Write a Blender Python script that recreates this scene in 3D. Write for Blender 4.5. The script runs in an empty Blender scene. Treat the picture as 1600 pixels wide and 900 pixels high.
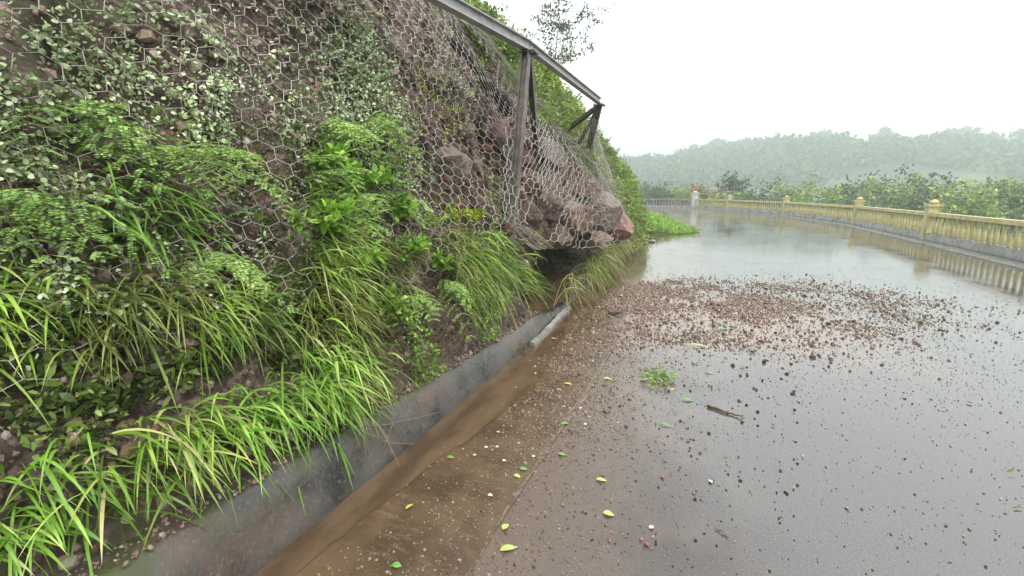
import bpy, math, random
import numpy as np
from mathutils import Vector, Matrix
R = math.radians
rng = np.random.default_rng(7)
random.seed(7)
scene = bpy.context.scene
COL = scene.collection

# ------------------------------------------------------------------ camera
F = 706.0; H = 1.6
PITCH = math.atan(150 / F); YAW = math.atan(320 / F * math.cos(PITCH))
cd = bpy.data.cameras.new('camera'); cam = bpy.data.objects.new('camera', cd); COL.objects.link(cam)
cam.location = (0, 0, H); cam.rotation_euler = (math.pi / 2 - PITCH, 0, YAW)
cd.sensor_width = 36; cd.lens = 36 * F / 1600; cd.clip_start = 0.05; cd.clip_end = 5000
scene.camera = cam
# ------------------------------------------------------------------ world, sun, exposure
SUN_EL, SUN_AZ = R(58), R(35)
w = bpy.data.worlds.new('World'); scene.world = w; w.use_nodes = True
nt = w.node_tree; nt.nodes.clear()
sky = nt.nodes.new('ShaderNodeTexSky'); sky.sky_type = 'NISHITA'; sky.sun_disc = False
sky.sun_elevation = SUN_EL; sky.sun_rotation = SUN_AZ; sky.air_density = 1.5; sky.dust_density = 4
mixw = nt.nodes.new('ShaderNodeMix'); mixw.data_type = 'RGBA'; mixw.inputs['Factor'].default_value = 0.88
mixw.inputs['B'].default_value = (9.45, 9.7, 9.7, 1)
nt.links.new(sky.outputs[0], mixw.inputs['A'])
bg = nt.nodes.new('ShaderNodeBackground'); bg.inputs['Strength'].default_value = 0.1
nt.links.new(mixw.outputs['Result'], bg.inputs['Color'])
wo = nt.nodes.new('ShaderNodeOutputWorld'); nt.links.new(bg.outputs[0], wo.inputs['Surface'])
sd = bpy.data.lights.new('sun', 'SUN'); sd.energy = 1.3; sd.angle = R(25); sd.color = (1, .96, .9)
so = bpy.data.objects.new('sun', sd); COL.objects.link(so)
so.rotation_euler = (math.pi / 2 - SUN_EL, 0, R(50))      # light comes from the road side
vs = scene.view_settings
vs.view_transform = 'Standard'; vs.look = 'None'; vs.gamma = 1; vs.use_curve_mapping = False; vs.exposure = 1.55
scene.cycles.volume_bounces = 1
scene.cycles.max_bounces = 6; scene.cycles.diffuse_bounces = 3; scene.cycles.glossy_bounces = 3
scene.cycles.transmission_bounces = 4; scene.cycles.transparent_max_bounces = 6

# ------------------------------------------------------------------ photo measurement helpers
_p, _y = PITCH, YAW
FW = np.array([-math.sin(_y) * math.cos(_p), math.cos(_y) * math.cos(_p), -math.sin(_p)])
RT = np.array([math.cos(_y), math.sin(_y), 0.0]); UP = np.cross(RT, FW); CAM = np.array([0, 0, H])
def ray(x, y): return FW + RT * (x - 800) / F - UP * (y - 450) / F
def onz(x, y, z=0.0): r = ray(x, y); return CAM + r * (z - H) / r[2]
def onx(x, y, X): r = ray(x, y); return CAM + r * X / r[0]
def proj(P):
    d = np.asarray(P, float) - CAM; k = d @ FW
    return np.stack([800 + F * (d @ RT) / k, 450 - F * (d @ UP) / k, k], -1)

# ------------------------------------------------------------------ noise and terrain functions
def hash2(i, j, s):
    n = (i.astype(np.int64) * 374761393 + j.astype(np.int64) * 668265263 + s * 974711) & 0x7fffffff
    n = ((n ^ (n >> 13)) * 1274126177) & 0x7fffffff
    return ((n ^ (n >> 16)) & 0xffff) / 65535.0
def vnoise(x, y, s=0):
    x = np.asarray(x, float); y = np.asarray(y, float)
    i = np.floor(x); j = np.floor(y); fx = x - i; fy = y - j
    fx = fx * fx * (3 - 2 * fx); fy = fy * fy * (3 - 2 * fy); i = i.astype(int); j = j.astype(int)
    a = hash2(i, j, s); b = hash2(i + 1, j, s); c = hash2(i, j + 1, s); d = hash2(i + 1, j + 1, s)
    return (a * (1 - fx) + b * fx) * (1 - fy) + (c * (1 - fx) + d * fx) * fy
def fbm(x, y, s=0, o=4):
    t = 0; a = 0.5
    for k in range(o):
        t = t + a * (vnoise(x, y, s + k) - .5); x = np.asarray(x) * 2.03; y = np.asarray(y) * 2.03; a *= .5
    return t * 2
def sstep(a, b, x): t = np.clip((x - a) / (b - a), 0, 1); return t * t * (3 - 2 * t)
KY = [-12, 4.2, 6.1, 8.7, 12, 15.85, 19, 22.5, 27, 32, 40, 52]
KX = [-1.65, -1.65, -1.79, -1.93, -2.05, -2.28, -2.9, -4.0, -6.2, -9.5, -17, -34]
def toe(Y): return np.interp(Y, KY, KX)
ZB = [0.0, 0.28, 0.6, 1.0, 1.5, 2.0, 3.0, 4.0, 5.0, 6.0, 7.0]
XB = [-.2, -.24, -.34, -.50, -.72, -.93, -1.25, -1.72, -2.6, -3.9, -6.0]
def lip(Y): return np.interp(Y, [4.6, 5.2, 8.3, 9.6, 11], [.5, .86, .84, .35, .1])
def cap(Y): return np.interp(Y, [-20, 8.5, 10, 12, 14, 16, 18, 20, 24, 31, 40], [6.8, 6.4, 5.4, 4.3, 3.4, 2.65, 1.9, 1.3, .6, .25, .1])
def smooth_face(Y, z):
    Y = np.asarray(Y, float); z = np.asarray(z, float)
    X = toe(Y) + np.interp(z, ZB, XB) * (1 - .6 * np.exp(-((Y - 15.5) / 3.2) ** 2) * (1 - sstep(1.6, 3.2, z)))
    lp = lip(Y)
    X = X + .34 * np.exp(-((Y - 8.6) / 3.0) ** 2) * sstep(lp - .1, lp + .15, z) * (1 - sstep(1.25, 2.3, z))
    X = X + .30 * np.exp(-((Y - 13.5) / 2.2) ** 2) * (1 - sstep(.9, 2.0, z))
    return X
def S(Y, z):
    Y = np.asarray(Y, float); z = np.asarray(z, float); lp = lip(Y)
    X = smooth_face(Y, z)
    X = X - 1.7 * sstep(4.7, 5.2, Y) * (1 - sstep(8.4, 9.3, Y)) * (1 - sstep(lp - .14, lp + .02, z)) * sstep(-.3, .25, z)
    X = X - .17 * sstep(5.0, 5.6, Y) * (1 - sstep(10.5, 11.5, Y)) * sstep(lp + .02, lp + .12, z) * (1 - sstep(1.9, 2.5, z))
    a = sstep(.1, .6, z)
    X = X + a * (.16 * fbm(Y * 1.3, z * 1.3, 3) + .16 * fbm(Y * 5, z * 5, 9, 4))
    return X
def hit(x, y, off=0.0):
    """first point of the bank face seen through photo position x, y"""
    r = ray(x, y); t = np.arange(.6, 30, .004); P = CAM + r * t[:, None]
    f = P[:, 0] - S(P[:, 1], P[:, 2]) - off
    k = np.argmax(f < 0)
    return P[k] if f[k] < 0 else None

# ------------------------------------------------------------------ object helpers
def mesh(name, V, Fc, smooth=False):
    me = bpy.data.meshes.new(name)
    V = np.asarray(V, np.float32).reshape(-1, 3)
    if isinstance(Fc, np.ndarray): groups = [Fc]
    else: groups = [np.asarray(g) for g in Fc if len(g)]
    li = np.concatenate([g.ravel() for g in groups]).astype(np.int32)
    tot = np.concatenate([np.full(len(g), g.shape[1]) for g in groups]).astype(np.int32)
    st = np.concatenate([[0], np.cumsum(tot)[:-1]]).astype(np.int32)
    me.vertices.add(len(V)); me.vertices.foreach_set('co', V.ravel())
    me.loops.add(len(li)); me.loops.foreach_set('vertex_index', li)
    me.polygons.add(len(tot)); me.polygons.foreach_set('loop_start', st); me.polygons.foreach_set('loop_total', tot)
    me.polygons.foreach_set('use_smooth', np.full(len(tot), smooth))
    me.update(calc_edges=True); me.validate()
    return me
def obj(name, me, mat=None, parent=None, loc=(0, 0, 0), rot=None, scale=None):
    if mat is not None and len(me.materials) == 0: me.materials.append(mat)
    o = bpy.data.objects.new(name, me); COL.objects.link(o); o.parent = parent; o.location = loc
    if rot is not None: o.rotation_euler = rot
    if scale is not None: o.scale = scale
    return o
def tag(o, label=None, cat=None, group=None, kind=None):
    if label: o['label'] = label
    if cat: o['category'] = cat
    if group: o['group'] = group
    if kind: o['kind'] = kind
    return o
def empty(name, loc, rot=(0, 0, 0)):
    o = bpy.data.objects.new(name, None); COL.objects.link(o); o.location = loc; o.rotation_euler = rot
    o.empty_display_size = .1
    return o
class MB:
    """collects vertices and faces of several shapes that make ONE part"""
    def __init__(s): s.v = []; s.f = {3: [], 4: []}; s.n = 0
    def add(s, V, *Fs):
        V = np.asarray(V, float).reshape(-1, 3); s.v.append(V)
        for f in Fs:
            f = np.asarray(f)
            if len(f): s.f[f.shape[1]].append(f + s.n)
        s.n += len(V)
    def box(s, c, size, M=None):
        v = np.array([[x, y, z] for x in (-.5, .5) for y in (-.5, .5) for z in (-.5, .5)]) * size
        if M is not None: v = v @ np.array(M).T
        s.add(v + np.array(c), [[0, 1, 3, 2], [4, 6, 7, 5], [0, 4, 5, 1], [2, 3, 7, 6], [0, 2, 6, 4], [1, 5, 7, 3]])
    def tube(s, P, rad, n=6):
        P = np.asarray(P, float); m = len(P); rad = np.broadcast_to(rad, (m,))
        T = np.gradient(P, axis=0); T /= np.linalg.norm(T, axis=1)[:, None] + 1e-9
        ref = np.array([0, 0, 1.]) if abs(T[:, 2]).mean() < .8 else np.array([1., 0, 0])
        A = np.cross(T, ref); A /= np.linalg.norm(A, axis=1)[:, None] + 1e-9; B = np.cross(T, A)
        th = np.linspace(0, 2 * np.pi, n, endpoint=False)
        V = P[:, None] + rad[:, None, None] * (A[:, None] * np.cos(th)[None, :, None] + B[:, None] * np.sin(th)[None, :, None])
        q = []
        for i in range(m - 1):
            for k in range(n): q.append([i * n + k, i * n + (k + 1) % n, (i + 1) * n + (k + 1) % n, (i + 1) * n + k])
        c0 = len(V.reshape(-1, 3)); V = np.vstack([V.reshape(-1, 3), P[:1], P[-1:]])
        t = [[c0, (k + 1) % n, k] for k in range(n)] + [[c0 + 1, (m - 1) * n + k, (m - 1) * n + (k + 1) % n] for k in range(n)]
        s.add(V, q, t)
    def mesh(s, name, smooth=False, origin=None):
        V = np.vstack(s.v)
        if origin is not None: V = V - np.array(origin)
        return mesh(name, V, [np.vstack(g) for g in s.f.values() if g], smooth)

def beam(mb, a, b, wdt, hgt, web=.25, up=(0, 0, 1)):
    """I section from a to b: two flanges and a web"""
    a = np.array(a, float); b = np.array(b, float); d = b - a; L = np.linalg.norm(d); d /= L
    x = np.cross(d, up); x /= np.linalg.norm(x); y = np.cross(x, d)
    M = np.stack([x, y, d], 1); c = (a + b) / 2; ft = hgt * .12
    mb.box(c + y * (hgt / 2 - ft / 2), (wdt, ft, L), M); mb.box(c - y * (hgt / 2 - ft / 2), (wdt, ft, L), M)
    mb.box(c, (wdt * web, hgt - 2 * ft - .001, L - .002), M)

# ------------------------------------------------------------------ materials
class N:
    def __init__(s, name):
        s.m = bpy.data.materials.new(name); s.m.use_nodes = True; s.t = s.m.node_tree; s.t.nodes.clear()
        s.out = s.new('ShaderNodeOutputMaterial')
    def new(s, k): return s.t.nodes.new(k)
    def set(s, sock, v):
        if isinstance(v, bpy.types.NodeSocket): s.t.links.new(v, sock)
        elif isinstance(v, (tuple, list)) and len(v) == 3 and sock.type == 'RGBA': sock.default_value = (*v, 1)
        else: sock.default_value = v
    def geo(s): return s.new('ShaderNodeNewGeometry')
    def pos(s): return s.geo().outputs['Position']
    def objc(s): return s.new('ShaderNodeTexCoord').outputs['Object']
    def island(s): return s.geo().outputs['Random Per Island']
    def orand(s): return s.new('ShaderNodeObjectInfo').outputs['Random']
    def noise(s, vec, scale, detail=4, rough=.55, dist=0):
        n = s.new('ShaderNodeTexNoise'); s.set(n.inputs['Vector'], vec); n.inputs['Scale'].default_value = scale
        n.inputs['Detail'].default_value = detail; n.inputs['Roughness'].default_value = rough; n.inputs['Distortion'].default_value = dist
        return n.outputs['Fac']
    def voro(s, vec, scale, feat='F1', out='Distance'):
        n = s.new('ShaderNodeTexVoronoi'); n.feature = feat; s.set(n.inputs['Vector'], vec); n.inputs['Scale'].default_value = scale
        return n.outputs[out]
    def math(s, op, a, b=0.0, c=None, clamp=False):
        n = s.new('ShaderNodeMath'); n.operation = op; n.use_clamp = clamp; s.set(n.inputs[0], a); s.set(n.inputs[1], b)
        if c is not None: s.set(n.inputs[2], c)
        return n.outputs[0]
    def ss(s, v, a, b):
        n = s.new('ShaderNodeMapRange'); n.interpolation_type = 'SMOOTHSTEP'; s.set(n.inputs['Value'], v)
        s.set(n.inputs['From Min'], a); s.set(n.inputs['From Max'], b); return n.outputs['Result']
    def lin(s, v, a, b, c, d):
        n = s.new('ShaderNodeMapRange'); s.set(n.inputs['Value'], v)
        for k, x in zip(('From Min', 'From Max', 'To Min', 'To Max'), (a, b, c, d)): s.set(n.inputs[k], x)
        return n.outputs['Result']
    def mix(s, f, a, b):
        n = s.new('ShaderNodeMix'); n.data_type = 'RGBA'; s.set(n.inputs['Factor'], f); s.set(n.inputs['A'], a); s.set(n.inputs['B'], b)
        return n.outputs['Result']
    def ramp(s, f, stops):
        n = s.new('ShaderNodeValToRGB'); s.set(n.inputs['Fac'], f); e = n.color_ramp.elements
        while len(e) < len(stops): e.new(.5)
        for k, (p, c) in enumerate(stops): e[k].position = p; e[k].color = (*c, 1)
        return n.outputs['Color']
    def xyz(s, v): n = s.new('ShaderNodeSeparateXYZ'); s.set(n.inputs[0], v); return n.outputs
    def bump(s, h, strength, dist=.01, normal=None):
        n = s.new('ShaderNodeBump'); s.set(n.inputs['Strength'], strength); n.inputs['Distance'].default_value = dist; s.set(n.inputs['Height'], h)
        if normal is not None: s.set(n.inputs['Normal'], normal)
        return n.outputs['Normal']
    def bsdf(s, color, rough=.5, metal=0, normal=None, spec=.5, ior=1.45, gain=.64):
        n = s.new('ShaderNodeBsdfPrincipled'); g = s.new('ShaderNodeMix'); g.data_type = 'RGBA'; g.blend_type = 'MULTIPLY'; g.inputs['Factor'].default_value = 1
        s.set(g.inputs['A'], color); g.inputs['B'].default_value = (gain, gain, gain, 1); s.set(n.inputs['Base Color'], g.outputs['Result']); s.set(n.inputs['Roughness'], rough)
        s.set(n.inputs['Metallic'], metal); s.set(n.inputs['Specular IOR Level'], spec); n.inputs['IOR'].default_value = ior
        if normal is not None: s.set(n.inputs['Normal'], normal)
        return n
    def done(s, sh): s.t.links.new(sh.outputs[0], s.out.inputs['Surface']); return s.m

def leaf_mat(name, stops, rough=.42, trans=.3, spec=.4):
    n = N(name); c = n.ramp(n.island(), stops)
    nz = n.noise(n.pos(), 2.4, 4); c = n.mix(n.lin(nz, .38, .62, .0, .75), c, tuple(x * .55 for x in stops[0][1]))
    b = n.bsdf(c, rough, spec=spec, gain=1.2)
    t = n.new('ShaderNodeBsdfTranslucent'); n.set(t.inputs['Color'], n.mix(.35, n.mix(.35, c, (0, 0, 0)), (.3, .4, .06)))
    m = n.new('ShaderNodeMixShader'); m.inputs[0].default_value = trans
    n.t.links.new(b.outputs[0], m.inputs[1]); n.t.links.new(t.outputs[0], m.inputs[2]); return n.done(m)
M = {}
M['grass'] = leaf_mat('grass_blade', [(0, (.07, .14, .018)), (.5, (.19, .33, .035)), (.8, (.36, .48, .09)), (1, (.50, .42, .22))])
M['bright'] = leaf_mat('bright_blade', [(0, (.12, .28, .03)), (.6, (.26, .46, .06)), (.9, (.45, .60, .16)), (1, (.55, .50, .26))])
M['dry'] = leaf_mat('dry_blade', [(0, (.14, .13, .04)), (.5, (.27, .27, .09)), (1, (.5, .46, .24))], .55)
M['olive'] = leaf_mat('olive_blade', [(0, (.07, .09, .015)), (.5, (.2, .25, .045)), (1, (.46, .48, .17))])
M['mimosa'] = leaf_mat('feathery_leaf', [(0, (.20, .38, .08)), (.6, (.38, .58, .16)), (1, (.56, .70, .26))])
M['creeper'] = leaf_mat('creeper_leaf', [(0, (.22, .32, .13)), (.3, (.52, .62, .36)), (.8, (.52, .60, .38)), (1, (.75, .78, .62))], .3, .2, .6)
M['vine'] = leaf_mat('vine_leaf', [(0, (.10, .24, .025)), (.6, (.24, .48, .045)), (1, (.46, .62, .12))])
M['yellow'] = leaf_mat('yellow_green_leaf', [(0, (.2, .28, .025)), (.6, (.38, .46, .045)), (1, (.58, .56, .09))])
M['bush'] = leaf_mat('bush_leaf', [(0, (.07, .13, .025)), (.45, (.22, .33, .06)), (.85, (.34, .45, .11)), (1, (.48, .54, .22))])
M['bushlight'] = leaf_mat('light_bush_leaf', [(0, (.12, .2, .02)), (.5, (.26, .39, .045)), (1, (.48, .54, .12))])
M['grey'] = leaf_mat('fog_tinted_leaf', [(0, (.05, .06, .05)), (1, (.16, .18, .14))])  # grey of fog is put into the leaf colour
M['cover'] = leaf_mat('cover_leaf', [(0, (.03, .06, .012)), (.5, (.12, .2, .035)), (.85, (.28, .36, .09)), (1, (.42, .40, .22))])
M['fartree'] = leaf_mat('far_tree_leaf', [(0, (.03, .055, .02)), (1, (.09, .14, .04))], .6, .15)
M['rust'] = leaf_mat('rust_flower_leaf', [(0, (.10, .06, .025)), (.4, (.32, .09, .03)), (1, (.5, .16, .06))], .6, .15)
def simple(name, ca, cb, scale=8, rough=.6, bump=.3, bd=.01, metal=0, spec=.5, objrand=False):
    n = N(name); p = n.objc() if objrand else n.pos()
    f = n.noise(p, scale, 5, .6); c = n.mix(n.ss(f, .3, .7), ca, cb)
    if objrand: c = n.mix(n.lin(n.orand(), 0, 1, 0, .55), c, (.13, .10, .085))
    return n.done(n.bsdf(c, rough, metal, n.bump(n.noise(p, scale * 4, 4), bump, bd), spec))
M['stem'] = simple('plant_stem', (.10, .07, .03), (.2, .15, .08), 30, .6)
M['bark'] = simple('bark', (.09, .07, .055), (.2, .17, .14), 12, .8, .6)
M['twig'] = simple('dry_twig', (.16, .11, .07), (.36, .28, .2), 25, .6)
M['steel'] = simple('galvanised_steel', (.36, .355, .35), (.56, .55, .54), 9, .45, .2, .004, .1)
M['darksteel'] = simple('weathered_steel', (.10, .085, .07), (.24, .205, .17), 7, .5, .4, .005, .2)
M['wire'] = simple('zinc_wire', (.42, .38, .345), (.72, .67, .61), 3, .6, .1, .003, 0)
M['greywire'] = simple('weathered_zinc_wire', (.20, .22, .19), (.46, .47, .42), 3, .5, .1, .003, .25)
M['concrete'] = None
def rock_mat(name, a, b, c3):
    n = N(name); p = n.objc(); f = n.noise(p, 5, 6, .65); c = n.mix(n.ss(f, .35, .65), a, b)
    c = n.mix(n.ss(n.noise(p, 1.7, 3), .5, .75), c, c3)
    c = n.mix(n.lin(n.orand(), 0, 1, 0, .35), c, (.1, .075, .06))
    h = n.math('ADD', n.noise(p, 3.5, 9, .72), n.math('MULTIPLY', n.voro(p, 2.2, 'DISTANCE_TO_EDGE'), -.5)); return n.done(n.bsdf(c, n.lin(f, .3, .7, .22, .5), 0, n.bump(h, 1, .12), .55))
M['rred'] = rock_mat('red_rock', (.30, .13, .09), (.50, .27, .20), (.17, .09, .065))
M['rpink'] = rock_mat('pink_rock', (.38, .26, .21), (.62, .47, .40), (.20, .14, .11))
M['rgrey'] = rock_mat('grey_rock', (.20, .145, .12), (.40, .29, .245), (.11, .075, .06))
M['rcream'] = rock_mat('cream_rock', (.62, .54, .42), (.75, .68, .55), (.5, .42, .33))
M['rdark'] = rock_mat('dark_stone', (.11, .08, .07), (.24, .17, .15), (.08, .06, .055))
M['rbrown'] = rock_mat('brown_stone', (.23, .14, .095), (.40, .28, .2), (.15, .1, .07))
def gravel_mat():
    n = N('gravel_stone'); r = n.island()
    c = n.ramp(r, [(0, (.09, .055, .045)), (.35, (.21, .135, .10)), (.6, (.30, .19, .14)), (.85, (.42, .30, .25)), (1, (.5, .42, .36))])
    return n.done(n.bsdf(c, .35, 0, None, .5))
M['gravel'] = gravel_mat()
def soil_mat():
    n = N('slope_soil'); p = n.pos(); z = n.xyz(p)[2]
    a = n.noise(p, 2.2, 6, .65); b = n.noise(p, 17, 5, .6)
    c = n.mix(n.ss(a, .38, .62), (.055, .034, .025), (.19, .125, .098))
    c = n.mix(n.ss(b, .45, .7), c, (.36, .265, .225))
    c = n.mix(n.math('MULTIPLY', n.ss(n.noise(p, 1.1, 4), .5, .62), .7), c, (.07, .09, .03))
    y = n.xyz(p)[1]                                   # beyond the net the bank is overgrown
    g = n.math('MAXIMUM', n.ss(z, 3.6, 4.6), n.ss(y, 11.5, 13.5)); c = n.mix(n.math('MULTIPLY', g, .8), c, (.06, .095, .02))
    h = n.math('ADD', n.math('MULTIPLY', n.voro(p, 14), .7), n.noise(p, 24, 8, .7))
    return n.done(n.bsdf(c, .62, 0, n.bump(h, .8, .05), .4))
M['soil'] = soil_mat()
def concrete_mat(name, a, b, stain):
    n = N(name); p = n.pos(); f = n.noise(p, 3.5, 6, .6); c = n.mix(n.ss(f, .35, .65), a, b)
    c = n.mix(n.math('MULTIPLY', n.ss(n.noise(p, 1.6, 6, .65), .5, .62), .65), c, stain)
    c = n.mix(n.math('MULTIPLY', n.ss(n.noise(p, 55, 3, .7), .52, .68), .5), c, tuple(min(.8, 2.0 * q) for q in b))
    z = n.xyz(p)[2]
    c = n.mix(n.math('MULTIPLY', n.ss(z, .06, 0.0), .6), c, (.05, .04, .03))    # darker brown towards the foot
    c = n.mix(n.math('MULTIPLY', n.ss(z, .16, .30), n.ss(n.noise(p, 5, 5, .65), .45, .6)), c, (.075, .085, .03))
    cr = n.math('LESS_THAN', n.voro(n.noise(p, 1.1, 2), 3, 'DISTANCE_TO_EDGE'), .0001)
    h = n.noise(p, 60, 5, .6)
    return n.done(n.bsdf(c, n.lin(f, .3, .7, .18, .45), 0, n.bump(h, .35, .006), .5))
M['kerb'] = concrete_mat('wet_kerb_concrete', (.03, .028, .026), (.105, .096, .09), (.15, .098, .07))
M['pale'] = concrete_mat('pale_concrete', (.34, .33, .31), (.5, .49, .46), (.3, .27, .22))

def wet_road():
    n = N('wet_asphalt'); p = n.pos(); X, Y, Z = n.xyz(p)
    agg = n.noise(p, 130, 3, .7); big = n.noise(p, .55, 4, .5); mid = n.noise(p, 2.3, 5, .6)
    c = n.mix(n.ss(agg, .35, .7), (.035, .03, .03), (.115, .098, .095))
    dep = n.math('MULTIPLY', n.ss(mid, .38, .66), n.ss(n.math('ADD', X, n.math('MULTIPLY', big, .8)), 1.1, -.1))
    c = n.mix(n.math('MULTIPLY', dep, .6), c, (.20, .145, .11))
    dep2 = n.ss(n.math('ADD', X, n.math('MULTIPLY', n.math('SUBTRACT', mid, .5), 1.8)), .0, -.9); c = n.mix(n.math('MULTIPLY', dep2, .8), c, (.17, .12, .085))
    # mud fan across the lane under the slide
    dx = n.math('SUBTRACT', Y, 6.6); fan = n.math('ADD', n.math('ABSOLUTE', n.math('MULTIPLY', dx, .55)), n.math('MULTIPLY', n.math('SUBTRACT', mid, .5), 1.6))
    fan = n.math('MULTIPLY', n.ss(fan, 1.25, .35), n.ss(X, 2.6, .6)); c = n.mix(n.math('MULTIPLY', fan, .9), c, (.27, .185, .14))
    film = n.ss(n.math('ADD', n.math('ADD', n.math('MULTIPLY', X, .55), n.math('MULTIPLY', Y, .14)), n.math('MULTIPLY', n.math('SUBTRACT', big, .5), 1.6)), .05, .75)
    film = n.math('MULTIPLY', film, n.lin(fan, 0, 1, 1, .35))
    rough = n.mix(film, n.lin(n.math('ADD', agg, n.math('MULTIPLY', n.math('SUBTRACT', mid, .5), 1.5)), .2, .8, .08, .34), n.lin(n.math('ADD', mid, big), .8, 1.25, .02, .17))
    bs = n.lin(film, 0, 1, .22, .015)
    nm = n.bump(agg, bs, .006); nm = n.bump(n.noise(p, 9, 3, .5), .05, .02, nm)
    return n.done(n.bsdf(c, rough, 0, nm, n.lin(film, 0, 1, .4, 1.0), 1.55, .66))
M['road'] = wet_road()
def gutter_mat():
    n = N('muddy_gutter_slab'); p = n.pos(); X, Y, Z = n.xyz(p)
    st = n.new('ShaderNodeMapping'); st.inputs['Scale'].default_value = (5, 22, 1); n.set(st.inputs['Vector'], p)
    br = n.noise(st.outputs[0], 1.2, 6, .75); mid = n.noise(p, 3, 5, .6); agg = n.noise(p, 110, 3, .7)
    c = n.mix(n.ss(mid, .35, .65), (.085, .056, .034), (.16, .105, .062))
    c = n.mix(n.math('MULTIPLY', n.ss(br, .52, .68), .6), c, (.24, .17, .105))
    c = n.mix(n.math('MULTIPLY', n.ss(agg, .55, .7), .4), c, (.26, .19, .13))
    return n.done(n.bsdf(c, n.lin(br, .4, .6, .05, .24), 0, n.bump(n.math('ADD', br, agg), .22, .006), .5, 1.36))
M['gutter'] = gutter_mat()
def water_mat():
    n = N('muddy_water'); p = n.pos(); st = n.new('ShaderNodeMapping'); st.inputs['Scale'].default_value = (3, 1, 1); n.set(st.inputs['Vector'], p)
    f = n.noise(st.outputs[0], 2.0, 4, .5); c = n.mix(n.ss(f, .35, .65), (.095, .061, .036), (.165, .11, .066))
    return n.done(n.bsdf(c, .07, 0, n.bump(n.noise(st.outputs[0], 9, 3, .5), .22, .012), .5, 1.33))
M['water'] = water_mat()
def ground_mat():
    n = N('far_ground'); p = n.pos(); f = n.noise(p, .15, 6, .6)
    return n.done(n.bsdf(n.mix(n.ss(f, .35, .65), (.06, .10, .025), (.13, .17, .05)), .9))
M['ground'] = ground_mat()
def hill_mat():
    n = N('hill_vegetation'); p = n.pos(); f = n.noise(p, .012, 5, .6); g = n.noise(p, .07, 6, .7)
    c = n.mix(n.ss(f, .42, .6), (.035, .06, .025), (.13, .22, .06)); c = n.mix(n.math('MULTIPLY', n.ss(g, .45, .65), .7), c, (.03, .05, .02))
    return n.done(n.bsdf(c, .9, 0, n.bump(g, .6, 3)))
M['hill'] = hill_mat()
def paint(name, a, b):
    n = N(name); p = n.pos(); c = n.mix(n.ss(n.noise(p, 4, 5, .6), .35, .65), a, b); st = n.new('ShaderNodeMapping'); st.inputs['Scale'].default_value = (6, 6, 1.2); n.set(st.inputs['Vector'], p)
    c = n.mix(n.math('MULTIPLY', n.ss(n.noise(st.outputs[0], 1.5, 6, .7), .5, .68), .7), c, (.13, .12, .09)); return n.done(n.bsdf(c, .6))
M['yellowpaint'] = paint('yellow_paint', (.62, .54, .22), (.74, .66, .34))
M['whitepaint'] = paint('white_paint', (.62, .62, .6), (.78, .78, .76))
M['greyrail'] = paint('grey_render', (.26, .25, .25), (.4, .39, .38))
def plain_leaf(name, c, c2):
    n = N(name); f = n.noise(n.objc(), 18, 3); return n.done(n.bsdf(n.mix(n.ss(f, .35, .65), c, c2), .35, spec=.5))
M['l_yg'] = plain_leaf('fallen_yellow_green', (.46, .56, .13), (.6, .66, .22)); M['l_g'] = plain_leaf('fallen_green', (.14, .36, .06), (.25, .48, .1))
M['l_w'] = plain_leaf('fallen_white', (.72, .68, .5), (.8, .78, .66)); M['l_y'] = plain_leaf('fallen_yellow', (.6, .5, .1), (.68, .6, .18))
M['l_r'] = plain_leaf('fallen_red', (.3, .06, .05), (.4, .12, .09))

# ------------------------------------------------------------------ setting
def grid_faces(nr, nc):
    i = np.arange(nr - 1)[:, None] * nc + np.arange(nc - 1)[None]; i = i.ravel()
    return np.stack([i, i + 1, i + nc + 1, i + nc], 1)
def struct(name, me, mat): return tag(obj(name, me, mat), kind='structure')
# ground: one sheet to the horizon, falling away into the valley beyond the parapet
def rail_line_x(Y): return np.interp(Y, [-30, 26, 38, 46, 50.6, 51], [6.9, 6.7, 4.6, 1.1, -1.7, -200])
rr = np.concatenate([[.5], np.geomspace(2, 2500, 90)]); tt = np.linspace(0, 2 * np.pi, 145)
GX = (rr[:, None] * np.cos(tt)[None]); GY = rr[:, None] * np.sin(tt)[None]
d = np.maximum(np.minimum(GX - rail_line_x(GY), 1e3), GY - 51.5)
d = np.where(GX > 0, d, GY - 51.5)
GZ = -.06 - .35 * np.clip(d - 1.2, 0, 30) + 0.25 * fbm(GX * .05, GY * .05, 4) * sstep(3, 30, d)
struct('ground', mesh('ground', np.stack([GX, GY, GZ], -1).reshape(-1, 3), grid_faces(*GX.shape), True), M['ground'])
# road: from the joint of the gutter slab to the outer parapet, curving left behind the bank
ry = np.concatenate([np.arange(-14, 14, .5), np.arange(14, 51.3, .9)])
L = toe(ry) - .12; Rr = rail_line_x(ry) - .05; Rr = np.where(ry > 50.6, -2.5, Rr)
k = np.linspace(0, 1, 14); RX = L[:, None] + (Rr - L)[:, None] * k[None]; RY = np.repeat(ry[:, None], 14, 1)
struct('road', mesh('road', np.stack([RX, RY, np.zeros_like(RX)], -1).reshape(-1, 3), grid_faces(*RX.shape)), M['road'])
# gutter slab of rough muddy concrete beside it
gy = np.arange(-14, 24.01, .25); a = toe(gy) - 2.6; b = -.835 + np.minimum(0, toe(gy) + 1.65) - .72 * sstep(7.0, 9.5, gy)
k = np.linspace(0, 1, 8); GXs = a[:, None] + (b - a)[:, None] * k
GZs = .002 * np.ones_like(GXs)
struct('gutter_slab', mesh('gutter_slab', np.stack([GXs, np.repeat(gy[:, None], 8, 1), GZs], -1).reshape(-1, 3), grid_faces(*GXs.shape)), M['gutter'])
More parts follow.
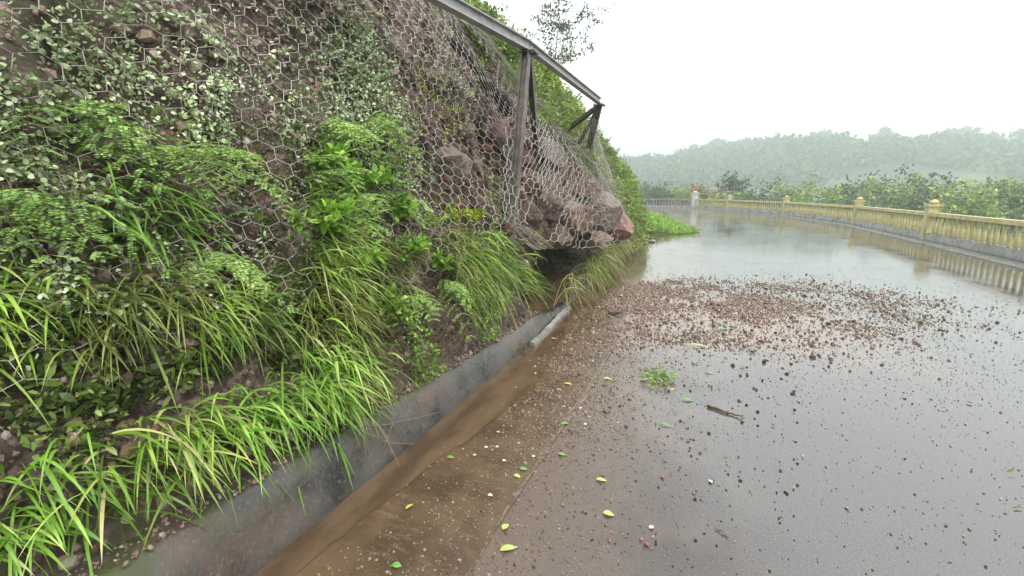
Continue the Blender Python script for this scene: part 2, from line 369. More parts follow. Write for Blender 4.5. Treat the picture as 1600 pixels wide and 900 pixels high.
# ragged mortar seam between slab and asphalt
sy = np.arange(-3, 5.6, .03); sx = -.845 + np.minimum(0, toe(sy) + 1.65) + .018 * fbm(sy * 2, sy * 0, 31); sw = np.clip(.012 + .03 * fbm(sy * 5, sy * 0 + 3, 8), .003, .04)
V = np.stack([np.stack([sx - sw, sy, sy * 0 + .006], 1), np.stack([sx + sw, sy, sy * 0 + .006], 1)], 1)
n = N('seam_mortar'); f = n.noise(n.pos(), 30, 4)
seam = n.done(n.bsdf(n.mix(n.ss(f, .4, .6), (.1, .07, .05), (.24, .18, .13)), .4))
struct('road_seam', mesh('road_seam', V.reshape(-1, 3), grid_faces(len(sy), 2)), seam)
# muddy water running along the kerb
wy = np.arange(-3, 16, .05); wx = np.interp(wy, [-3, 1.3, 2.0, 2.6, 3.3, 4.2, 5.2, 7, 9, 16], [-1.5, -1.5, -1.42, -1.36, -1.27, -1.33, -1.4, -1.45, -1.6, -2.0]) + .06 * fbm(wy * 1.5, wy * 0, 77) + .03 * fbm(wy * 7, wy * 0, 78)
k = np.linspace(0, 1, 6); l = toe(wy) - .03; WX = l[:, None] + (wx - l)[:, None] * k
struct('water', mesh('water', np.stack([WX, np.repeat(wy[:, None], 6, 1), np.full_like(WX, .006)], -1).reshape(-1, 3), grid_faces(*WX.shape), True), M['water'])
# kerb: leaning concrete face with a rounded lip; settles and rises in casting lengths
ky = np.arange(-3, 26, .06); base = toe(ky)
lean = .06 * fbm(ky * .9, ky * 0, 5) * .4
lift = np.interp(ky, [-3, 0.8, 1.3, 2.6, 3.4, 5, 6.1, 9, 18], [.34, .34, .33, .28, .24, .17, .03, .05, .06]) + .03 * fbm(ky * .8, ky * 0, 6) - .012 * (np.abs(((ky + .35) % 2.2) - 1.1) < .05)
prof = [(0, 0), (-.02, .02), (-.075, .55), (-.13, .93), (-.17, 1.0), (-.32, 1.03), (-.6, .9)]
KV = np.stack([np.stack([base + lean + px_ + (.01 * fbm(ky * 6, ky * 0 + q, 12)), ky, lift * pz + .008 * fbm(ky * 7, ky * 0 + q, 13) * (q > 0) - (.03 if q == 0 else 0)], 1) for q, (px_, pz) in enumerate(prof)], 1); KV[:, 4:, 2] -= (.14 * sstep(4.9, 5.3, ky))[:, None]
kerb = struct('kerb', mesh('kerb', KV.reshape(-1, 3), grid_faces(len(ky), len(prof)), True), M['kerb'])
# bank face and the hillside behind it
tyy = np.concatenate([np.arange(-4, 14, .04), np.arange(14, 46, .16)])
nz_ = 130; zz = np.linspace(0, 1, nz_) ** 1.0
Zg = cap(tyy)[:, None] * zz[None]; Yg = np.repeat(tyy[:, None], nz_, 1); Xg = S(Yg, Zg)
back = np.array([.15, .35, .6, 1, 1.6, 2.5, 4, 7, 12, 20, 40, 80])
Xb = Xg[:, -1:] - back; Yb = np.repeat(tyy[:, None], len(back), 1)
Zb = Zg[:, -1:] + .16 * np.minimum(back, 5) + .3 * fbm(Xb * .7, Yb * .7, 21) * np.minimum(back, 1)
V = np.stack([np.hstack([Xg, Xb]), np.hstack([Yg, Yb]), np.hstack([Zg, Zb])], -1)
struct('hillside', mesh('hillside', V.reshape(-1, 3), grid_faces(V.shape[0], V.shape[1]), True), M['soil'])
# hills far across the valley
hx = np.linspace(-420, 620, 160); hy = np.linspace(110, 620, 70); HX, HY = np.meshgrid(hx, hy)
ridge = 30 + 4 * fbm(HX * .006, HX * 0, 51) + 5 * sstep(-60, 40, HX) + np.interp(HX, [-420, -100, -20, 60, 140, 260, 620], [10, -8, -3, 1, -4, 4, 22])
HZ = -11 + (ridge + 11) * sstep(120, 370, HY) + 3.5 * fbm(HX * .02, HY * .02, 52, 5) - .03 * np.clip(HY - 400, 0, 300)
struct('hills', mesh('hills', np.stack([HX, HY, HZ], -1).reshape(-1, 3), grid_faces(*HX.shape), True), M['hill'])
def hillz(x, y):
    i = np.argmin(abs(hx - x)); j = np.argmin(abs(hy - y)); return HZ[j, i]

# ------------------------------------------------------------------ vegetation generators (return vertices, [faces])
def blades(P, D, Ln, W, droop, seg=5):
    n = len(P); t = np.linspace(0, 1, seg + 1)[None, :, None]
    D = D / np.linalg.norm(D, axis=1)[:, None]; Ln = np.broadcast_to(Ln, (n,)); W = np.broadcast_to(W, (n,)); droop = np.broadcast_to(droop, (n,))
    C = P[:, None] + D[:, None] * t * Ln[:, None, None]; C[..., 2] -= (droop * Ln)[:, None] * t[..., 0] ** 2
    s = np.cross(D, rng.normal(size=(n, 3)) * .5 + [0, 0, .6]); s /= np.linalg.norm(s, axis=1)[:, None] + 1e-9
    wd = W[:, None, None] * (np.sin(np.pi * np.clip(t * .93 + .12, 0, 1)) ** .6) * .5; wd[:, -1] *= .1
    V = np.stack([C - s[:, None] * wd, C + s[:, None] * wd], 2).reshape(-1, 3)
    b = (np.arange(n) * (seg + 1) * 2)[:, None] + (np.arange(seg) * 2)[None]; b = b.ravel()
    return V, [np.stack([b, b + 1, b + 3, b + 2], 1)]
def leaves(P, D, Ln, W, curl=.15):
    n = len(P); D = D / (np.linalg.norm(D, axis=1)[:, None] + 1e-9); Ln = np.broadcast_to(Ln, (n,))[:, None]; W = np.broadcast_to(W, (n,))[:, None]
    s = np.cross(D, rng.normal(size=(n, 3))); s /= np.linalg.norm(s, axis=1)[:, None] + 1e-9; u = np.cross(s, D)
    V = np.stack([P, P + D * Ln * .3 - s * W * .42 + u * Ln * curl * .5, P + D * Ln * .3 + s * W * .42 + u * Ln * curl * .5,
                  P + D * Ln * .68 - s * W * .36 + u * Ln * curl * .4, P + D * Ln * .68 + s * W * .36 + u * Ln * curl * .4, P + D * Ln - u * Ln * curl * .3], 1).reshape(-1, 3)
    b = np.arange(n) * 6
    return V, [np.stack([b + 1, b + 2, b + 4, b + 3], 1), np.concatenate([np.stack([b, b + 2, b + 1], 1), np.stack([b + 3, b + 4, b + 5], 1)])]
def merge(*parts):
    Vs = []; fs = {3: [], 4: []}; o = 0
    for V, Fs in parts:
        Vs.append(V)
        for f in Fs: fs[f.shape[1]].append(f + o)
        o += len(V)
    return np.vstack(Vs), [np.vstack(g) for g in fs.values() if g]
def tubes(paths, rad, n=4):
    mb = MB()
    for p in paths: mb.tube(p, np.linspace(rad, rad * .35, len(p)), n)
    return mb
def curve(p0, d0, L, droop, k=8, wob=.0):
    t = np.linspace(0, 1, k)[:, None]; d0 = np.array(d0, float); d0 /= np.linalg.norm(d0)
    P = np.array(p0) + d0 * L * t; P[:, 2] -= droop * L * t[:, 0] ** 2
    if wob: P[1:] += np.cumsum(rng.normal(size=(k - 1, 3)) * wob * L / k, 0)
    return P
def bipinnate(L, droop=.5, pin=7, lf=13, d0=(1, 0, .5), ll=.011):
    """one feathery mimosa-like leaf: rachis, side pinnae, many tiny leaflets"""
    Rr = curve((0, 0, 0), d0, L, droop, 10); paths = [Rr]; parts = []
    side0 = np.cross(Rr[-1] - Rr[0], [0, 0, 1]); side0 /= np.linalg.norm(side0)
    for i in range(pin):
        q = (i + 1.2) / (pin + .3); a = np.array([np.interp(q, np.linspace(0, 1, 10), Rr[:, c]) for c in range(3)])
        fwd = Rr[-1] - Rr[0]; fwd /= np.linalg.norm(fwd); pl = L * .42 * math.sin(math.pi * (.25 + .62 * q))
        for sg in (-1, 1):
            P = curve(a, side0 * sg + fwd * .45 + rng.normal(size=3) * .12, pl, .22, 6); paths.append(P)
            u = np.linspace(.08, 1, lf); B = np.stack([np.interp(u, np.linspace(0, 1, 6), P[:, c]) for c in range(3)], 1)
            pd = P[-1] - P[0]; pd /= np.linalg.norm(pd); sd_ = np.cross(pd, [0, 0, 1.]); sd_ /= np.linalg.norm(sd_)
            for s2 in (-1, 1):
                parts.append(leaves(B, sd_ * s2 + pd * .5 + rng.normal(size=(lf, 3)) * .1, ll, ll * .34, .02))
    return merge(*parts), paths

def plant(name, base, foliage, fmat, stems=None, smat=None, label=None, cat='plant', group=None, rot=(0, 0, 0), fname='foliage'):
    root = empty(name, base, rot); V, Fs = foliage
    obj(fname, mesh(fname, V, Fs), M[fmat], root)
    if stems is not None: obj('stem', stems.mesh('stem'), smat or M['stem'], root)
    return tag(root, label, cat, group)
def copy_thing(o, loc, rot=None, scale=None, label=None, group=None):
    c = o.copy(); COL.objects.link(c); c.location = loc
    if rot is not None: c.rotation_euler = rot
    if scale is not None: c.scale = scale if hasattr(scale, '__len__') else (scale,) * 3
    for ch in list(o.children):
        d_ = ch.copy(); COL.objects.link(d_); d_.parent = c
    if label: c['label'] = label
    if group: c['group'] = group
    return c

# ------------------------------------------------------------------ rocks
def ico(sub):
    import bmesh
    bm = bmesh.new(); bmesh.ops.create_icosphere(bm, subdivisions=sub, radius=1)
    V = np.array([v.co[:] for v in bm.verts]); f = np.array([[v.index for v in q.verts] for q in bm.faces]); bm.free(); return V, f
ICO3, ICO4, ICO1 = ico(3), ico(4), ico(1)
def rock_shape(base, r, cuts=11, noise=.07, flat=(1, .85, .65)):
    V, f = base; V = V.copy()
    for _ in range(cuts):
        nrm = r.normal(size=3); nrm /= np.linalg.norm(nrm); h = r.uniform(.5, .88); dd = V @ nrm - h
        V = V - np.clip(dd, 0, None)[:, None] * nrm * .95
    V += noise * np.stack([fbm(V[:, 0] * 3 + 5, V[:, 1] * 3 + V[:, 2] * 2, s) for s in (1, 2, 3)], 1)
    V += .035 * np.stack([fbm(V[:, 0] * 9 + 5, V[:, 1] * 9 + V[:, 2] * 7, s) for s in (4, 5, 6)], 1)
    V = V * np.array(flat); V /= np.abs(V).max(); return V, f
ROCKS = [mesh('rock', *rock_shape(ICO4, np.random.default_rng(100 + i), 12)) for i in range(8)]
def sharp(me):
    pass
def rock_obj(name, k, mat, loc, size, rot=None, sc=(1, 1, 1)):
    me = ROCKS[k % 8].copy() if False else RM[(k % 8, mat)]
    return obj(name, me, None, None, loc, rot or tuple(rng.uniform(0, 6.28, 3)), (size * sc[0], size * sc[1], size * sc[2]))
RM = {}
for k_ in range(8):
    for mt in ('rred', 'rpink', 'rgrey', 'rcream', 'rdark', 'rbrown'):
        V_, f_ = rock_shape(ICO3 if mt in ('rdark', 'rbrown') else ICO4, np.random.default_rng(100 + k_), 18)
        RM[(k_, mt)] = mesh('rock', V_, f_); RM[(k_, mt)].materials.append(M[mt])
# named rocks of the slide: photo x, y, half-width in photo pixels, material, squash, label
NR = [(697, 255, 34, 'rpink', (1, .8, .9), 'large pale pink boulder lying against the net left of the post'),
      (670, 283, 12, 'rcream', (.8, .6, 1), 'small cream coloured stone caught in the net, palest of the slope'),
      (745, 178, 20, 'rgrey', (1, .8, .6), 'grey brown stone above the reddish boulder behind the net'),
      (772, 212, 32, 'rred', (1, .9, .95), 'big reddish boulder behind the net just left of the post'),
      (722, 205, 17, 'rpink', (1, .8, .7), 'pinkish stone between the pale boulder and the reddish boulder'),
      (817, 290, 22, 'rred', (1, .9, 1), 'brick red boulder just right of the post foot'),
      (850, 243, 28, 'rgrey', (1, .9, .8), 'grey boulder high in the bulging net right of the post'),
      (856, 275, 22, 'rpink', (1, .8, .7), 'pale stone under the grey boulder in the bulging net'),
      (843, 318, 30, 'rgrey', (1, .8, .7), 'brownish grey boulder in the middle of the bulging net'),
      (880, 330, 26, 'rpink', (1, .8, .6), 'pink grey slab tilted in the centre of the bulging net'),
      (822, 338, 20, 'rbrown', (1, .8, .7), 'brown stone low beside the post foot in the net'),
      (890, 352, 24, 'rred', (1, .8, .7), 'reddish stone wedged under the pink grey slab'),
      (925, 325, 32, 'rgrey', (1.1, .8, .7), 'long dark grey boulder at the right of the rock pile'),
      (944, 352, 28, 'rred', (1.1, .8, .8), 'large rusty slab at the right end of the rock pile'),
      (862, 374, 22, 'rbrown', (1, .8, .7), 'rounded brown stone at the lip above the dark hollow'),
      (899, 379, 18, 'rgrey', (1, .8, .6), 'light grey stone on the lip above the dark hollow'),
      (930, 378, 20, 'rpink', (1, .8, .6), 'pinkish stone on the lip right of the light grey stone'),
      (905, 298, 20, 'rbrown', (1, .8, .8), 'brown stone on top of the rock pile under the loose net edge'),
      (612, 604, 15, 'rpink', (1.1, .8, .6), 'single tan stone on the kerb top beside the bright grass')]
for i, (x, y, hw, mt, sq, lb) in enumerate(NR):
    p = hit(x, y)
    if p is None: continue
    k = (p - CAM) @ FW; s = hw / F * k
    o = rock_obj('boulder' if hw > 19 else 'rock', i, mt, p + np.array([s * .12, 0, 0]), s * (1.5 if x > 790 else 1.3), (rng.uniform(-.6, .6), rng.uniform(-.4, .4), rng.uniform(0, 3)), (1, 1, 1))
    tag(o, lb, 'rock', 'rocks fallen behind the wire net')
# packed boulders filling the sagging net: spaced apart, not told apart by eye
PK = []
for i in range(6000):
    x = rng.uniform(792, 982); y = rng.uniform(215, 392)
    if y < 225 + (x - 850) * 1.0 or y < 225: continue
    rr_p = rng.uniform(9, 19)
    if all((x - a) ** 2 + (y - b) ** 2 > ((c + rr_p) * .72) ** 2 for a, b, c in PK): PK.append((x, y, rr_p))
    if len(PK) > 95: break
for i in range(4000):
    x = rng.uniform(625, 795); y = rng.uniform(165, 335)
    if y < 165 + max(0, (700 - x)) * .8: continue
    rr_p = rng.uniform(6, 15)
    if all((x - a) ** 2 + (y - b) ** 2 > ((c + rr_p) * .95) ** 2 for a, b, c in PK): PK.append((x, y, rr_p))
    if len(PK) > 150: break
for i, (x, y, rp) in enumerate(PK):
    if min((x - q[0]) ** 2 + (y - q[1]) ** 2 for q in NR) < (rp * .6 + 8) ** 2: continue
    p = hit(x, y, .10 if x > 790 else .02)
    if p is None or p[2] < .84: continue
    s = rp / F * ((p - CAM) @ FW)
    o = rock_obj('rock', int(rng.integers(8)), ['rred', 'rpink', 'rred', 'rgrey', 'rbrown', 'rred'][rng.integers(6)], p, s * 1.15)
    tag(o, 'reddish or grey brown rock packed among others in the sagging net' if x > 790 else 'rock embedded in the wet slope behind the net left of the post', 'rock', 'rocks packed in the sagging net' if x > 790 else 'rocks embedded left of the post')
# more rocks of the slide, not told apart
cnt = 0
for i in range(3000):
    if cnt >= 150: break
    x = rng.uniform(560, 980); y = rng.uniform(120, 395)
    if y < 80 + (x - 720) * .95 + 20 or (x < 700 and y > 330) or y < 120 + 0: continue
    p = hit(x, y)
    if p is None or p[2] < .86: continue
    s = rng.uniform(.045, .13) * (1.3 if x > 790 else .75)
    o = rock_obj('rock', int(rng.integers(8)), ['rred', 'rpink', 'rgrey', 'rbrown', 'rbrown', 'rred'][rng.integers(6)], p + np.array([0, 0, 0]), s)
    tag(o, 'small wet reddish or grey brown rock in the rubble behind the wire net', 'rock', 'small rocks in the rubble'); cnt += 1
# fine rubble over the slope: nobody could count it
def scatter_rubble(name, n, sampler, smin, smax, mat, sink=.3, base=ICO1):
    Vb, fb = base; P, s = sampler(n); m = len(P); A = rng.normal(size=(m, 3, 3)); Q, _ = np.linalg.qr(A)
    V = (Vb[None] * rng.uniform(.7, 1.15, (m, len(Vb), 1))) * rng.uniform(.55, 1, (m, 1, 3)); V = np.einsum('mvi,mij->mvj', V, Q) * s[:, None, None] + P[:, None]
    f = (fb[None] + (np.arange(m) * len(Vb))[:, None, None]).reshape(-1, 3)
    return obj(name, mesh(name, V.reshape(-1, 3), f), mat)
def slope_sampler(n):
    Y = rng.uniform(.2, 13.5, n); z = rng.uniform(.35, 3.6, n); X = S(Y, z); s = np.exp(rng.normal(math.log(.016), .5, n)).clip(.006, .05)
    keep = (z > lip(Y) + .03) | (Y < 4.7); P = np.stack([X, Y, z], 1)[keep]; return P, s[keep]
tag(scatter_rubble('rubble', 26000, slope_sampler, 0, 0, M['gravel']), 'loose wet stones and clods of the earth slope', 'rubble', None, 'stuff')

# ------------------------------------------------------------------ rockfall fence: rail, posts, braces, net
EDGE_Y, EDGE_Z = [], []
for (x, y) in [(650, -60), (700, 12), (735, 55), (770, 98), (800, 132), (830, 162), (862, 193), (890, 224), (915, 257), (938, 292), (958, 332), (972, 360)]:
    p = hit(x, y, .06); EDGE_Y.append(p[1]); EDGE_Z.append(p[2])
EDGE_Y = np.maximum.accumulate(EDGE_Y); ZTOP = lambda Y: np.interp(Y, np.concatenate([[-5, 2], EDGE_Y]), np.concatenate([[5.2, 4.6], EDGE_Z]))
fb = (-2.3, 5.12, 1.0)
fence = empty('rockfall_fence', fb)
tag(fence, 'steel rockfall fence with grey top rail and torn hexagonal wire net holding back rocks', 'fence')
def fpart(name, mb, mat, parent=fence, smooth=False):
    o = obj(name, mb.mesh(name, smooth, fb), mat, parent); return o
A_, B_, C_ = (-2.34, 3.97, 3.27), (-2.16, 5.34, 3.27), (-2.16, 8.93, 3.27)
mb = MB(); far_a = tuple(np.array(A_) + (np.array(A_) - np.array(B_)) * 2.2)
beam(mb, far_a, B_, .09, .115); rail1 = fpart('rail', mb, M['steel'])
mb = MB(); beam(mb, np.array(B_) + [0, .006, 0], C_, .09, .105); fpart('rail', mb, M['steel'])
def post(a, b, w=.09, h=.09):
    mb = MB(); beam(mb, a, b, w, h, .2, (1, 0, 0)); return fpart('post', mb, M['darksteel'])
P1 = post((-2.07, 4.60, .95), (-2.165, 5.30, 3.20))
P2 = post(tuple(onx(920, 232, -2.4)), (-2.16, 8.93, 3.20), .11, .11)
P2['label'] = 'dark far post with the net bunched round it'
for (a, b) in (((-2.165, 5.38, 3.19), tuple(onx(838, 232, -2.5))), ((-2.2, 8.93, 3.17), tuple(onx(884, 205, -3.2))), ((-2.19, 8.9, 3.12), tuple(onx(905, 225, -2.6)))):
    mb = MB(); beam(mb, a, b, .07, .07, .25, (1, 0, 0)); fpart('brace', mb, M['darksteel'])
for c in (B_, C_):                                          # cap plates and bolts under the rail
    mb = MB(); mb.box((c[0], c[1], 3.196), (.2, .2, .012)); pl = fpart('cap_plate', mb, M['darksteel'])
    for sx_ in (-1, 1):
        for sy_ in (-1, 1):
            q = np.array([c[0] + sx_ * .075, c[1] + sy_ * .075, 3.175]); mb = MB(); mb.tube([q, q + [0, 0, .055]], .011, 6); fpart('bolt', mb, M['steel'], pl)
mb = MB(); mb.box((-2.07, 4.6, .98), (.26, .26, .02)); fpart('base_plate', mb, M['darksteel'])

def honey(U, Vv, w=.112):
    """unit honeycomb wires over U x V metres: points and edges; kind 1 = twisted pair"""
    a = w / math.sqrt(3); nk = int(U / (w / 2)) + 1; nr = int(Vv / (1.5 * a)) + 1
    r, k = np.meshgrid(np.arange(nr), np.arange(nk), indexing='ij'); par = (r + k) % 2
    P = np.stack([k * w / 2, r * 1.5 * a + np.where(par == 0, a / 2, 0)], -1).reshape(-1, 2); ix = np.arange(nr * nk).reshape(nr, nk)
    z = np.stack([ix[:, :-1].ravel(), ix[:, 1:].ravel()], 1); m = par[:-1] == 0; v = np.stack([ix[:-1][m], ix[1:][m]], 1)
    return P, np.vstack([z, v]), np.concatenate([np.zeros(len(z)), np.ones(len(v))])
def wire_mesh(P3, E, rad, name, origin):
    A = P3[E[:, 0]]; B = P3[E[:, 1]]; d = B - A; L = np.linalg.norm(d, axis=1); ok = L > 1e-4; A, B, d, L, rad = A[ok], B[ok], d[ok], L[ok], rad[ok]
    d /= L[:, None]; A = A - d * rad[:, None] * .5; B = B + d * rad[:, None] * .5
    s = np.cross(d, [0.31, 0.17, .93]); s /= np.linalg.norm(s, axis=1)[:, None]; u = np.cross(s, d)
    V = []
    for q in range(4):
        c, sn = math.cos(q * math.pi / 2), math.sin(q * math.pi / 2); o = (s * c + u * sn) * rad[:, None]; V += [A + o, B + o]
    V = np.stack(V, 1).reshape(-1, 3) - np.array(origin); b = np.arange(len(A)) * 8
    f = np.concatenate([np.stack([b + 2 * q, b + 2 * ((q + 1) % 4), b + 2 * ((q + 1) % 4) + 1, b + 2 * q + 1], 1) for q in range(4)])
    return mesh(name, V, f, True)
def net_point(u, v):
    """u metres along the road, v metres down the slope from the upper edge"""
    # beyond the post the sheet has slipped: columns trail down and away
    slip = .55 * sstep(4.6, 8.5, u)
    zt = ZTOP(u); zb = np.interp(u, [-5, 4.8, 5.6, 8.5, 10.5, 14], [1.0, .95, .93, .9, .42, .3])
    sq = v
    Y = u + slip * sq * .8 + .05 * np.sin(v * 3 + u) - .25 * sstep(.8, 3.2, v) * (1 - sstep(4, 6, u))
    z = zt - sq * np.interp(u, [-5, 5, 13], [.93, .93, .5]); z = np.maximum(z, zb + .02 * np.sin(Y * 9))
    off = .13 + .04 * sstep(4.6, 6.5, Y) + .10 * sstep(7, 9, Y) * (z < 2) + .05 * fbm(Y * 1.2, z * 1.2, 71)
    return np.stack([np.maximum(smooth_face(Y, z) + off + .08 * fbm(Y * 1.1, z * 1.1, 3), S(Y, z) + .02), Y, z], 1), z - zb
P, E_, K_ = honey(9.4, 4.1)
P = P + rng.normal(size=P.shape) * .003
P3, below = net_point(P[:, 0] * 1.35 + .25, P[:, 1])
keep = (below[E_[:, 0]] > .03) | (below[E_[:, 1]] > .03)
tear = (fbm(P[:, 0] * 1.7, P[:, 1] * 1.7, 90) > .34)[E_[:, 0]] & (P[E_[:, 0], 0] > 3.8)
keep &= ~tear
keep &= ~(proj(P3)[E_[:, 0], 0] > 806)
net = obj('net', wire_mesh(P3, E_[keep], np.where(K_[keep] > 0, .0036, .0029) * np.interp(P3[E_[keep][:, 0], 1], [.5, 2, 4], [.4, .6, 1.0]), 'net', fb), M['wire'], fence)
# loose second layer of net, hanging in long pulled diagonals from the upper edge over the rubble to the far post
def patch(ctrl, U, Vn):
    C = np.array(ctrl, float); nr, nc, _ = C.shape
    u = np.clip(U, 0, .9999) * (nc - 1); v = np.clip(Vn, 0, .9999) * (nr - 1); i = v.astype(int); j = u.astype(int); fu = (u - j)[:, None]; fv = (v - i)[:, None]
    fu = fu * fu * (3 - 2 * fu) * .5 + fu * .5; fv = fv * .5 + fv * fv * (3 - 2 * fv) * .5
    return (C[i, j] * (1 - fu) + C[i, j + 1] * fu) * (1 - fv) + (C[i + 1, j] * (1 - fu) + C[i + 1, j + 1] * fu) * fv
def pc(x, y, X): return onx(x, y, X)
far_net = [[pc(905, 200, -2.5), pc(918, 192, -2.3), pc(928, 185, -2.2), pc(938, 196, -2.2)],
           [pc(895, 240, -2.65), pc(916, 240, -2.45), pc(936, 242, -2.3), pc(952, 245, -2.3)],
           [pc(925, 285, -2.45), pc(940, 285, -2.35), pc(955, 285, -2.25), pc(975, 292, -2.3)],
           [pc(952, 330, -2.2), pc(962, 332, -2.15), pc(975, 332, -2.1), pc(990, 335, -2.15)],
           [pc(955, 372, -1.95), pc(967, 374, -1.92), pc(978, 372, -1.92), pc(992, 368, -1.95)]]
P, E2, K2 = honey(2.0, 2.6, .12); P3 = patch(far_net, P[:, 0] / 2.0, P[:, 1] / 2.6) + rng.normal(size=(len(P), 3)) * .01
obj('net', wire_mesh(P3, E2, np.where(K2 > 0, .0042, .003), 'far_net', fb), M['wire'], fence)
mid_net = [[pc(812, 150, -2.4), pc(850, 186, -2.4), pc(888, 224, -2.35), pc(938, 290, -2.2)],
           [pc(792, 190, -2.32), pc(860, 235, -2.15), pc(912, 270, -2.1), pc(962, 320, -2.05)],
           [pc(786, 270, -2.16), pc(850, 300, -1.92), pc(910, 318, -1.84), pc(985, 352, -1.85)],
           [pc(786, 345, -2.06), pc(840, 375, -1.86), pc(905, 390, -1.76), pc(986, 382, -1.82)]]
P, E2, K2 = honey(2.3, 1.5, .105); P3 = patch(mid_net, P[:, 0] / 2.3, P[:, 1] / 1.5) + rng.normal(size=(len(P), 3)) * .008
kk = ~((fbm(P[:, 0] * 1.3, P[:, 1] * 1.3, 95) > .42)[E2[:, 0]])
obj('net', wire_mesh(P3, E2[kk], np.where(K2[kk] > 0, .0044, .0036), 'mid_net', fb), M['wire'], fence)
# edge cable of twisted strands along the slipped upper edge
yy = np.linspace(2.5, EDGE_Y[-1], 90)
mb = MB(); yy = np.linspace(2.5, EDGE_Y[-1], 140)
for q in range(11):
    Z = ZTOP(yy) + .03 * np.sin(yy * rng.uniform(3, 6) + q * 2) - .016 * q + .02; X = smooth_face(yy, Z) + .10 + .03 * np.cos(yy * rng.uniform(3, 6) + q * 2) + .14 * sstep(4.6, 6.5, yy)
    mb.tube(np.stack([X, yy, Z], 1), .0055, 4)
fpart('edge_cable', mb, M['wire'])
mb = MB()
def strand(a, b, off, sag=.03):
    A2, B2 = hit(*a, off), hit(*b, off)
    if A2 is None or B2 is None: return
    t = np.linspace(0, 1, 9)[:, None]; P_ = A2 + (B2 - A2) * t; P_[:, 2] -= sag * np.sin(np.pi * t[:, 0]); P_[:, 0] = np.maximum(P_[:, 0], S(P_[:, 1], P_[:, 2]) + .05); P_[1:-1] += rng.normal(size=(7, 3)) * .006; mb.tube(P_, .0042, 4)
for q in np.linspace(0, 1, 26):
    a = (848 + 112 * q, 192 + 148 * q); strand(a, (a[0] - 42 + 22 * q, min(a[1] + 85 - 30 * q, 384)), .22)
for q in np.linspace(0, 1, 8): strand((796 + 6 * q, 318 + 44 * q), (866 - 26 * q, 388 + 2 * q), .2)
for q in np.linspace(0, 1, 12): strand((924 + 10 * q, 200 + 10 * q), (948 + 44 * q, 345 + 20 * q), .25, .08)
fpart('pulled_wires', mb, M['wire'])
# dark log behind the net
p1, p2, p3 = hit(708, 66, .07), hit(752, 118, .07), hit(800, 174, .07)
mb = MB(); t_ = np.linspace(0, 2, 26)[:, None]; pts = np.where(t_ < 1, p1 + (p2 - p1) * t_, p2 + (p3 - p2) * (t_ - 1)); pts = pts + rng.normal(size=pts.shape) * [.012, .005, .014]; mb.tube(pts + [-.01, 0, 0], .085 + .05 * fbm(t_[:, 0] * 5, t_[:, 0] * 0, 44), 9)
n = N('black_bark'); f = n.noise(n.pos(), 20, 5); dk = n.done(n.bsdf(n.mix(n.ss(f, .4, .7), (.014, .012, .01), (.07, .055, .045)), .7, 0, n.bump(f, .8, .03)))  # bark coloured near-black along the whole log
tag(obj('fallen_log', mb.mesh('fallen_log', True), dk), 'near-black log lying diagonally behind the upper net edge', 'log')

# ------------------------------------------------------------------ plants on the bank
def grass_on(pts, n, Ln, W, droop, out=.7, up=.5, jit=.08, spread=None):
    base = np.mean(pts, 0); Pr = []; 
    for q in pts:
        m = max(1, n // len(pts)); Pr.append(q + rng.normal(size=(m, 3)) * [jit * .4, jit, jit])
    Pr = np.vstack(Pr) - base; m = len(Pr)
    D = np.stack([rng.normal(out, .35, m), rng.normal(0, .45, m), rng.normal(up, .3, m)], 1)
    return base, blades(Pr, D, Ln * rng.uniform(.55, 1.15, m), W * rng.uniform(.6, 1.2, m), droop * rng.uniform(.6, 1.3, m), 6)
def hits(lst, off=0.02):
    r = [hit(x, y, off) for x, y in lst]; return [q for q in r if q is not None]
def grass(lst, n, Ln, W, droop, mat, label, group=None, **kw):
    base, fo = grass_on(hits(lst), n, Ln, W, droop, **kw)
    return plant('grass_clump', base, fo, mat, label=label, cat='grass clump', group=group, fname='blades')
G1 = 'grass clumps hanging from the bank'
grass([(495, 560), (515, 545), (540, 560), (560, 580), (500, 600), (530, 600)], 330, .30, .014, .75, 'bright', 'bright green broad bladed grass clump nearest the kerb at lower left', G1)
grass([(490, 640), (510, 650), (525, 630)], 60, .30, .014, .9, 'bright', 'few long bright blades drooping over the kerb face', G1)
grass([(500, 470), (530, 455), (560, 480), (540, 500)], 300, .30, .009, .7, 'olive', 'olive brown tangled grass above the bright clump', G1)
grass([(495, 400), (520, 380), (550, 400), (510, 430)], 320, .34, .010, .65, 'grass', 'dark green arching grass at mid height left of the vine', G1)
grass([(500, 320), (530, 300), (500, 350)], 120, .34, .014, .5, 'bright', 'broad bright blades under the feathery leaves at left', G1)
grass([(730, 395), (755, 385), (780, 400), (770, 420), (745, 415)], 420, .40, .010, .85, 'grass', 'thick green hanging grass tuft below the near post', G1, up=.35)
grass([(800, 425), (815, 440)], 90, .45, .009, .7, 'grass', 'arching long blades reaching into the dark hollow', G1, up=.5, out=.9)
grass([(690, 380), (715, 370), (700, 400)], 240, .28, .009, .7, 'olive', 'olive grass tuft left of the hanging tuft', G1)
grass([(740, 455), (765, 450)], 200, .24, .009, 1.0, 'grass', 'short grass hanging onto the kerb under the thick tuft', G1, up=.1)
grass([(600, 400), (640, 390), (620, 430)], 260, .25, .008, .7, 'olive', 'thin tangled grass behind the vine', G1)
def fringe(x0, x1, ys, n, Ln, mat, label, k=9, **kw):
    xs = np.linspace(x0, x1, k); lst = [(x, np.interp(x, *ys)) for x in xs]
    return grass(lst, n, Ln, .009, 1.0, mat, label, 'grass fringe over the hollow', **kw)
FR = ([790, 830, 880, 930, 970, 990], [385, 390, 392, 388, 380, 368])
fringe(800, 860, FR, 200, .16, 'olive', 'olive grass fringe over the left of the dark hollow', out=.4, up=.1)
